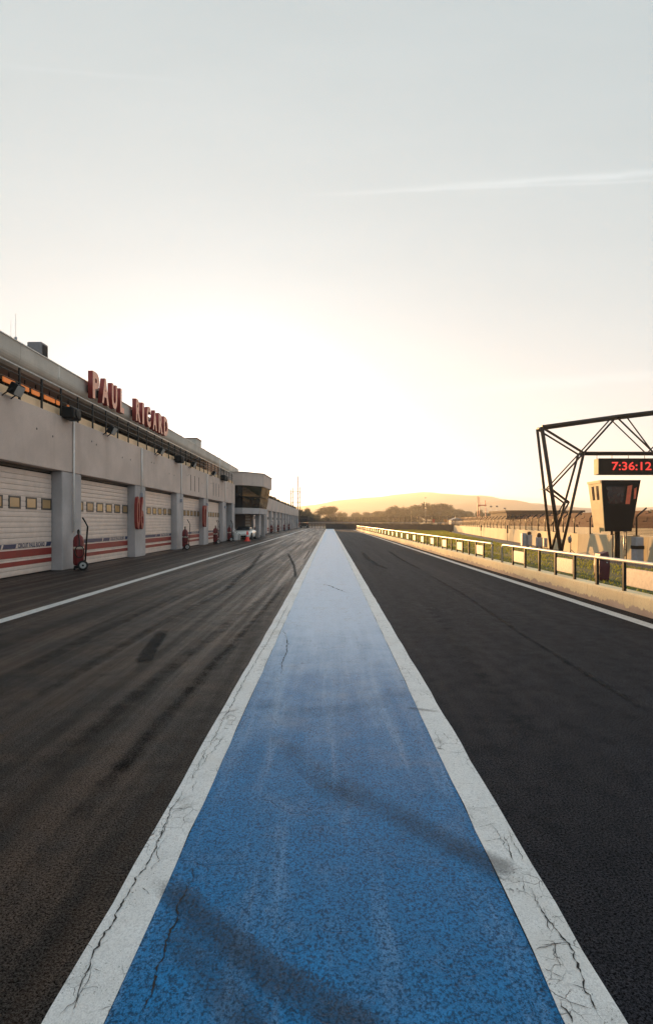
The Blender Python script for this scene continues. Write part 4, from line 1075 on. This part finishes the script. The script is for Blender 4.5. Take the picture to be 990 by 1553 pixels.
# clock
ck = empty('clock_display', (15.6, 26.9, 4.3), 'black electronic clock hanging from the gantry with red digits 7:36:12', 'clock')
YC = 26.9
a, b = P(907.5,695,YC), P(1016,719.5,YC)
MB().bbox(a.x,b.x,YC,YC+0.45,b.z,a.z,0.015).build('case', M['cabin'], ck)
MB().box(a.x-0.035,a.x-0.002,YC+0.01,YC+0.44,b.z+0.01,a.z-0.01).build('end_plate', M['cabin_c'], ck)
t0, t1 = P(927,712,YC), P(987,701,YC)
put_text(text_mesh('7:36:12', 'digits', M['led'], t1.z-t0.z+0.06, t1.x-t0.x, 0.0, 0.012), 'digits', (t0.x, YC-0.008, t0.z-0.04), FACE_MY, ck)
for px in (909,932,957,982,1006):
    q = P(px,695,YC); MB().tube([(q.x,YC+0.3,a.z-0.005),(q.x,YC+0.3,Kn.z+0.02)],0.014,6).build('hanger', M['steel'], ck)

# signal cabin on a post
YS = 21.6
cb = empty('signal_cabin', (12.0, YS+0.5, 0), 'black tapered observation cabin with cream side raised on a black post', 'cabin')
fr = [P(912,728,YS), P(971,728,YS), P(958,806,YS), P(918,806,YS)]
dp = 1.15; zt, zb = fr[0].z, fr[2].z
ringT = [(fr[0].x,YS,zt),(fr[1].x,YS,zt),(fr[1].x,YS+dp,zt),(fr[0].x,YS+dp,zt)]
ringB = [(fr[3].x,YS+0.05,zb),(fr[2].x,YS+0.05,zb),(fr[2].x,YS+dp*0.8,zb),(fr[3].x,YS+dp*0.8,zb)]
shell = MB().loft([ringB, ringT]).build('shell', M['cabin'], cb)
# cream left side skin
lx = lambda z: fr[3].x + (fr[0].x-fr[3].x)*(z-zb)/(zt-zb)
def side(ya0, ya1, yb0, yb1, za, zc, off, th, m, nm):
    o1 = [(lx(za)-off,ya0,za),(lx(za)-off,ya1,za),(lx(zc)-off,yb1,zc),(lx(zc)-off,yb0,zc)]
    o2 = [(p[0]-th,p[1],p[2]) for p in o1]
    return MB().loft([o1,o2]).build(nm, m, cb)
def syf(z): return YS+0.05*(1-(z-zb)/(zt-zb))
def syb(z): return YS+dp*(0.8+0.2*(z-zb)/(zt-zb))
side(syf(zb)+0.02, syb(zb)-0.01, syf(zt-0.12)+0.02, syb(zt-0.12)-0.01, zb, zt-0.12, 0.002, 0.02, M['cabin_c'], 'side_panel')
side(syf(zt-0.11)+0.02, syb(zt-0.11), syf(zt)+0.02, syb(zt), zt-0.11, zt, 0.002, 0.05, M['cabin_c'], 'side_trim')
for u0 in (0.26, 0.60):
    za, zc = zt-0.80, zt-0.22
    def sy(u_, z): return syf(z)+(syb(z)-syf(z))*u_
    side(sy(u0,za), sy(u0+0.16,za), sy(u0,zc), sy(u0+0.16,zc), za, zc, 0.023, 0.006, M['cglass'], 'side_window')
side(sy(0.35,zb+0.1), sy(0.95,zb+0.1), sy(0.35,zb+0.33), sy(0.95,zb+0.33), zb-0.06, zb+0.16, 0.023, 0.05, M['cabin_c'], 'junction_box')
# front window and flat orange strips beside it
yfz = lambda z: YS + 0.05*(1-(z-zb)/(zt-zb))
def front(pxs, m, nm, off):
    q = [P(px,py,YS) for px, py in pxs]
    o1 = [(p.x, yfz(p.z)-off, p.z) for p in q]; o2 = [(p[0], p[1]-0.006, p[2]) for p in o1]
    return MB().loft([o1,o2]).build(nm, m, cb)
front([(919,738),(945.5,738),(945.5,764),(922,764)], M['cglass'], 'front_window', 0.002)
front([(951,737),(958,735.5),(954.5,764.5),(948,764.5)], M['ored'], 'orange_strip', 0.002)
front([(961,741),(965,739),(963.5,756),(960.5,757)], M['ored'], 'orange_strip', 0.002)
front([(916,730.5),(967.5,730.5),(967,733.5),(916.4,733.5)], M['black'], 'visor', 0.012)
px_ = (937-VX)/F*(YS+0.5)
MB().tube([(px_-0.05,YS+0.5,0),(px_-0.05,YS+0.5,zb+0.02)],0.105,12).build('post', M['black'], cb)
MB().bbox(px_-0.30,px_+0.2,YS+0.25,YS+0.75,0,0.05,0.01).build('base_plate', M['black'], cb)
for s in (-0.27, 0.20):
    MB().tube([(px_+s,YS+0.45,0.02),(px_+s,YS+0.45,zb+0.02)],0.02,6).build('ladder_rail', M['rail'] if s > 0 else M['brown'], cb)
for i in range(5): MB().tube([(px_+0.20,YS+0.45,0.2+i*0.25),(px_+0.30,YS+0.45,0.2+i*0.25)],0.012,6).build('rung', M['steel'], cb)
MB().tube([(px_+0.30,YS+0.45,0.02),(px_+0.30,YS+0.45,zb+0.02)],0.02,6).build('ladder_rail', M['steel'], cb)

# maroon bin behind the railing
Yb = 14.6; xb = (911.8-VX)/F*Yb
bn = empty('maroon_bin', (xb,Yb,0), 'dark red plastic bin standing in the grass behind the railing', 'bin')
rings = []
for z, w, d in ((0.0,0.13,0.13),(0.05,0.145,0.145),(0.40,0.165,0.16),(0.62,0.15,0.15),(0.76,0.125,0.13)):
    rings.append([(xb+w*(1 if a in (1,2) else -1)*(0.9 if True else 1), Yb+d*(1 if a > 1 else -1), z + (0.03*(1 if a in (1,2) else -1) if z > 0.7 else 0)) for a in range(4)])
MB().loft(rings).build('body', M['maroon'], bn)
MB().box(xb-0.15,xb+0.15,Yb-0.165,Yb-0.15,0.56,0.60).build('rim_band', M['black'], bn)
MB().lathe([(0.02,0),(0.02,0.012)],(xb+0.06,Yb-0.178,0.50),'y',8).build('badge', M['rim'], bn)

# ------------------------------------------------------------------ far side of the main straight
fw = empty('concrete_wall', (28, 20, 0), 'low pale wall on the far side of the main straight', 'wall')
y = 24
while y < 118:
    MB().loft([[(28.2,q,0),(28.25,q,1.05),(28.5,q,1.05),(28.55,q,0)] for q in (y, y+5.98)]).build('wall_segment', M['wallp'], fw); y += 6
gs = empty('grandstand', (31, 30, 0), 'long low grandstand of reddish brown seats across the main straight', 'grandstand')
for i in range(4):
    MB().box(30.5+i*1.3, 31.79+i*1.3, 26, 150, 0, 0.9+i*0.42).build('tier', M['brown'], gs)
    yy_ = 26.3
    sm = bpy.data.meshes.get('seat_row') or MB().box(0,0.45,0,3.4,0,0.42).box(0.36,0.45,0,3.4,0.42,0.75).mesh('seat_row', M['seat'])
    while yy_ < 146:
        place('seat_row', sm, gs, (30.9+i*1.3, yy_, 0.9+i*0.42)); yy_ += 4.0
MB().box(35.72,35.9,26,150,0,2.75).build('back_wall', M['brown'], gs)
low = empty('pavilion', (38, 95, 0), 'low dark brown flat-roofed pavilion beyond the main straight', 'building')
Yp = 97; xa, xz = (767-VX)/F*Yp, (886-VX)/F*Yp; zp = H+(VY-774)/F*Yp
MB().box(xa+0.2,xz-0.2,Yp+0.3,Yp+10,0,zp-0.35).build('wall', M['brown'], low)
MB().box(xa-0.1,xz+0.1,Yp,Yp+10.3,zp-0.349,zp).build('roof', M['brown'], low)
for i in range(8):
    x = xa+0.9+i*(xz-xa-1.5)/7.5; MB().box(x,x+1.1,Yp+0.25,Yp+0.295,0.9,zp-0.7).build('window', M['glass2'], low)

# ------------------------------------------------------------------ barrier and fence closing the far end
def barrier_line(pts, name, label, h, step, m, cat='barrier'):
    r_ = empty(name, (pts[0][0],pts[0][1],0), label, cat)
    for (x0,y0),(x1,y1) in zip(pts, pts[1:]):
        L = math.hypot(x1-x0,y1-y0); n = max(1,int(L/step)); dx, dy = (x1-x0)/L, (y1-y0)/L; nx, ny = dy*0.4, -dx*0.4
        for i in range(n):
            a, b = (i/n)*L, ((i+1)/n)*L-0.04
            p0, p1 = (x0+dx*a,y0+dy*a), (x0+dx*b,y0+dy*b)
            MB().prism([p0,p1,(p1[0]-nx,p1[1]-ny),(p0[0]-nx,p0[1]-ny)],0,h*random.uniform(0.97,1.03)).build('block', m, r_)
    return r_
BL = [(-1.0,128.5),(9,120),(17,106),(23.2,95.5)]
barrier_line(BL, 'tyre_barrier', 'dark tyre barrier curving across the end of the pit lane', 1.2, 1.6, M['tyrewall'])
barrier_line([(-15,214),(-1,206),(10,200)], 'block_wall', 'grey brown block wall closing the lane behind the parked truck', 2.0, 3.0, M['endw'], 'wall')
ef = empty('catch_fence', (0,130,0), 'tall wire catch fence standing behind the dark tyre barrier', 'fence')
FL = [(-30,170),(-8,150),(0,131),(9.6,122.5),(18,108),(24.6,97)]
ep = MB().tube([(0,0,0),(0,0,2.9)],0.05,6).mesh('post', M['steel'])
for (x0,y0),(x1,y1) in zip(FL, FL[1:]):
    L = math.hypot(x1-x0,y1-y0); n = int(L/2.0)
    for i in range(n): place('post', ep, ef, (x0+(x1-x0)*i/n, y0+(y1-y0)*i/n, 0))
    MB().quad((x0,y0,1.0),(x1,y1,1.0),(x1,y1,2.8),(x0,y0,2.8)).build('wire_panel', M['wire'], ef)
    MB().tube([(x0,y0,1.45),(x1,y1,1.45)],0.06,6).build('rail', M['rail'], ef)
for px, y0, w, h, m, lb in ((657,118,0.55,0.95,'sign_r','small red board above the far tyre barrier'),(675.5,112,0.7,0.9,'sign_o','small orange board above the far tyre barrier')):
    x = (px-VX)/F*y0
    s = empty('marker_board', (x,y0,0), lb, 'board')
    MB().bbox(x-w/2,x+w/2,y0,y0+0.06,1.35,1.35+h,0.01).build('board', M[m], s)
    MB().box(x-0.05,x+0.05,y0+0.061,y0+0.14,0,2.0).build('post', M['steel'], s)
x0, y0 = (684-VX)/F*124, 124
tn = empty('white_cabin', (x0+1.2,y0,0), 'small white cabin with a low pitched roof beyond the tyre barrier', 'cabin')
MB().box(x0,x0+2.6,y0,y0+2.5,0,2.1).build('wall', M['tent'], tn)
MB().loft([[(x0-0.15,y,2.101),(x0+2.75,y,2.101),(x0+1.3,y,2.7)] for y in (y0-0.15,y0+2.65)]).build('roof', M['tent'], tn)
MB().box(x0+0.5,x0+1.1,y0-0.02,y0-0.003,0,1.8).build('door', M['grey'], tn)

# masts and poles far away
def tubes(name, loc, label, cat, members, m, parts):
    r_ = empty(name, loc, label, cat)
    for (pts, r0), pn in zip(members, parts): MB().tube(pts, r0, 6).build(pn, m, r_)
    return r_
Ym = 176
def q(px, py, Y=Ym): return P(px, py, Y)
def foot(px, Y=Ym): return Vector(((px-VX)/F*Y, Y, 0))
mem, nm = [], []
for px, top in ((441.2,742),(444.2,739),(451.6,722),(455,738)):
    mem.append(([foot(px), q(px,top)], 0.15 if px != 451.6 else 0.18)); nm.append('upright')
for py in (745.5, 761.5): mem.append(([q(441.2,py), q(455,py)], 0.10)); nm.append('crossbar')
for py in (750,757,765): 
    mem.append(([q(451.6,py), q(455,py-4)], 0.07)); nm.append('brace'); mem.append(([q(441.2,py), q(444.2,py-4)], 0.07)); nm.append('brace')
tubes('lattice_mast', foot(448), 'twin lattice mast with tall whip behind the end of the garage wing', 'mast', mem, M['steel'], nm)
Yc = 168
mem = [([foot(724,Yc), q(724,753,Yc)],0.16), ([foot(727,Yc), q(726.5,754,Yc)],0.12), ([q(724,766,Yc), q(737,766.5,Yc)],0.18), ([q(735.5,768,Yc), q(735.5,759,Yc)],0.14), ([q(724,768,Yc), q(732,766,Yc)],0.12), ([foot(736,Yc), q(736,770,Yc)],0.10)]
tubes('camera_crane', foot(729,Yc), 'red steel camera crane rising behind the debris fence', 'crane', mem, M['sign_r'], ['upright','upright','arm','hoist','brace','leg'])
for px, top, Y, lb in ((645,755,240,'thin pole with a small lamp head above the tree clump'),(744,768,150,'thin pale pole next to the red camera crane'),(753,768,150,'thin pale pole between the crane pole and the pavilion pole'),(765,771,140,'thin pale pole with a lamp next to the brown pavilion')):
    a = MB().tube([foot(px,Y), q(px,top,Y)],0.07,6,0.05).build('light_pole', M['rail'], None, foot(px,Y))
    t_ = q(px,top,Y); MB().lathe([(0.05,-0.25),(0.35,-0.15),(0.35,0.12),(0.1,0.25)],tuple(t_),'z',8).build('lamp_head', M['hvac'], a)
    tag(a, lb, 'pole')

# ------------------------------------------------------------------ trees
def tree_parts(seed, wide):
    random.seed(seed); blobs = []
    for i in range(15):
        a = random.uniform(0, 2*math.pi); r_ = random.uniform(0.05, 0.36)*wide; zc = random.uniform(0.28, 0.84 - 0.35*(r_/(0.36*wide))**2)
        blobs.append((math.cos(a)*r_, math.sin(a)*r_, zc, random.uniform(0.13,0.22)*wide, random.uniform(0.13,0.22)*wide, random.uniform(0.12,0.19)))
    crown = foliage('crown', blobs, 7000, 0.024, M['leaf'], (0,0,0))
    mb = MB().tube([(0,0,-0.01),(0.01,0,0.2),(0,0.02,0.45),(0.01,0,0.72)],0.035,8,0.010)
    for b in blobs[:6]: mb.tube([(0.0,0.0,random.uniform(0.25,0.4)),(b[0]*0.5,b[1]*0.5,b[2]*0.8),(b[0],b[1],b[2])],0.014,6,0.005)
    return crown, mb.mesh('trunk', M['bark'])
kinds = [tree_parts(s, w) for s, w in ((31,1.2),(32,1.5),(33,1.9),(34,1.3))]
TR = [(462,771,190,0,'round sunlit tree behind the parked truck'),(497,768.5,235,2,'broad dome-shaped tree behind the end wall'),(476,779,230,1,None),(521,778,330,1,None),(541,778,320,3,None),(558,777,300,1,None),
      (577,775.5,270,2,None),(598,768.5,255,1,None),(614,771,275,3,None),(629,767,260,2,None),(646,764,250,1,None),(664,764.5,255,2,None),(679,771,265,1,None),(696,773,270,2,None),(712,776,280,1,None),(731,775,260,3,None),(750,777,260,2,None),(772,778,250,1,None),
      (800,777,240,2,None),(830,777,240,1,None),(960,777,200,2,None),(985,774,190,1,None),(1015,772,190,3,None),(440,774,210,2,None),(415,772,220,1,None),(380,770,230,3,None)]
for px, top, Y, k, lb in TR:
    h = (H + (VY-top)/F*Y)*1.12; x = (px-VX)/F*Y
    t = empty('tree', (x, Y, -0.02), lb or 'hazy tree in the far treeline behind the fences', 'tree', None if lb else 'trees of the far treeline')
    t.rotation_euler = (0,0,random.uniform(0,6.28)); t.scale = (h,h,h*1.06)
    cr, tk_ = kinds[k]
    for nm_, me_ in (('crown', cr), ('trunk', tk_)):
        o = bpy.data.objects.new(nm_, me_); COL.objects.link(o); o.parent = t
# far-off scrub between the trees reads as one mass
blobs = []
random.seed(5)
for i in range(240):
    x = random.uniform(-90, 190); y = random.uniform(235, 330); blobs.append((x, y, random.uniform(0.4,2.4), random.uniform(2,4), random.uniform(1.5,3), random.uniform(1.0,2.2)))
wm = foliage('distant_wood', blobs, 26000, 0.45, M['leaf'], (0,0,0))
wo = bpy.data.objects.new('distant_wood', wm); COL.objects.link(wo); tag(wo, 'low hazy scrub filling the foot of the far treeline', 'wood', kind='stuff')

# ------------------------------------------------------------------ morning haze
hz = MB().box(-1490, 1490, -290, 2000, -1.5, 100).build('haze', M['tent'])
hm = bpy.data.materials.new('haze_air'); hm.use_nodes = True; hn = hm.node_tree.nodes; hn.clear()
ho = hn.new('ShaderNodeOutputMaterial'); pv = hn.new('ShaderNodeVolumePrincipled')
pv.inputs['Color'].default_value = (1.0, 0.97, 0.93, 1); pv.inputs['Density'].default_value = 0.00048; pv.inputs['Anisotropy'].default_value = 0.4
hm.node_tree.links.new(pv.outputs[0], ho.inputs['Volume'])
hz.data.materials.clear(); hz.data.materials.append(hm)
tag(hz, 'thin golden morning haze over the whole circuit', 'haze', kind='stuff')
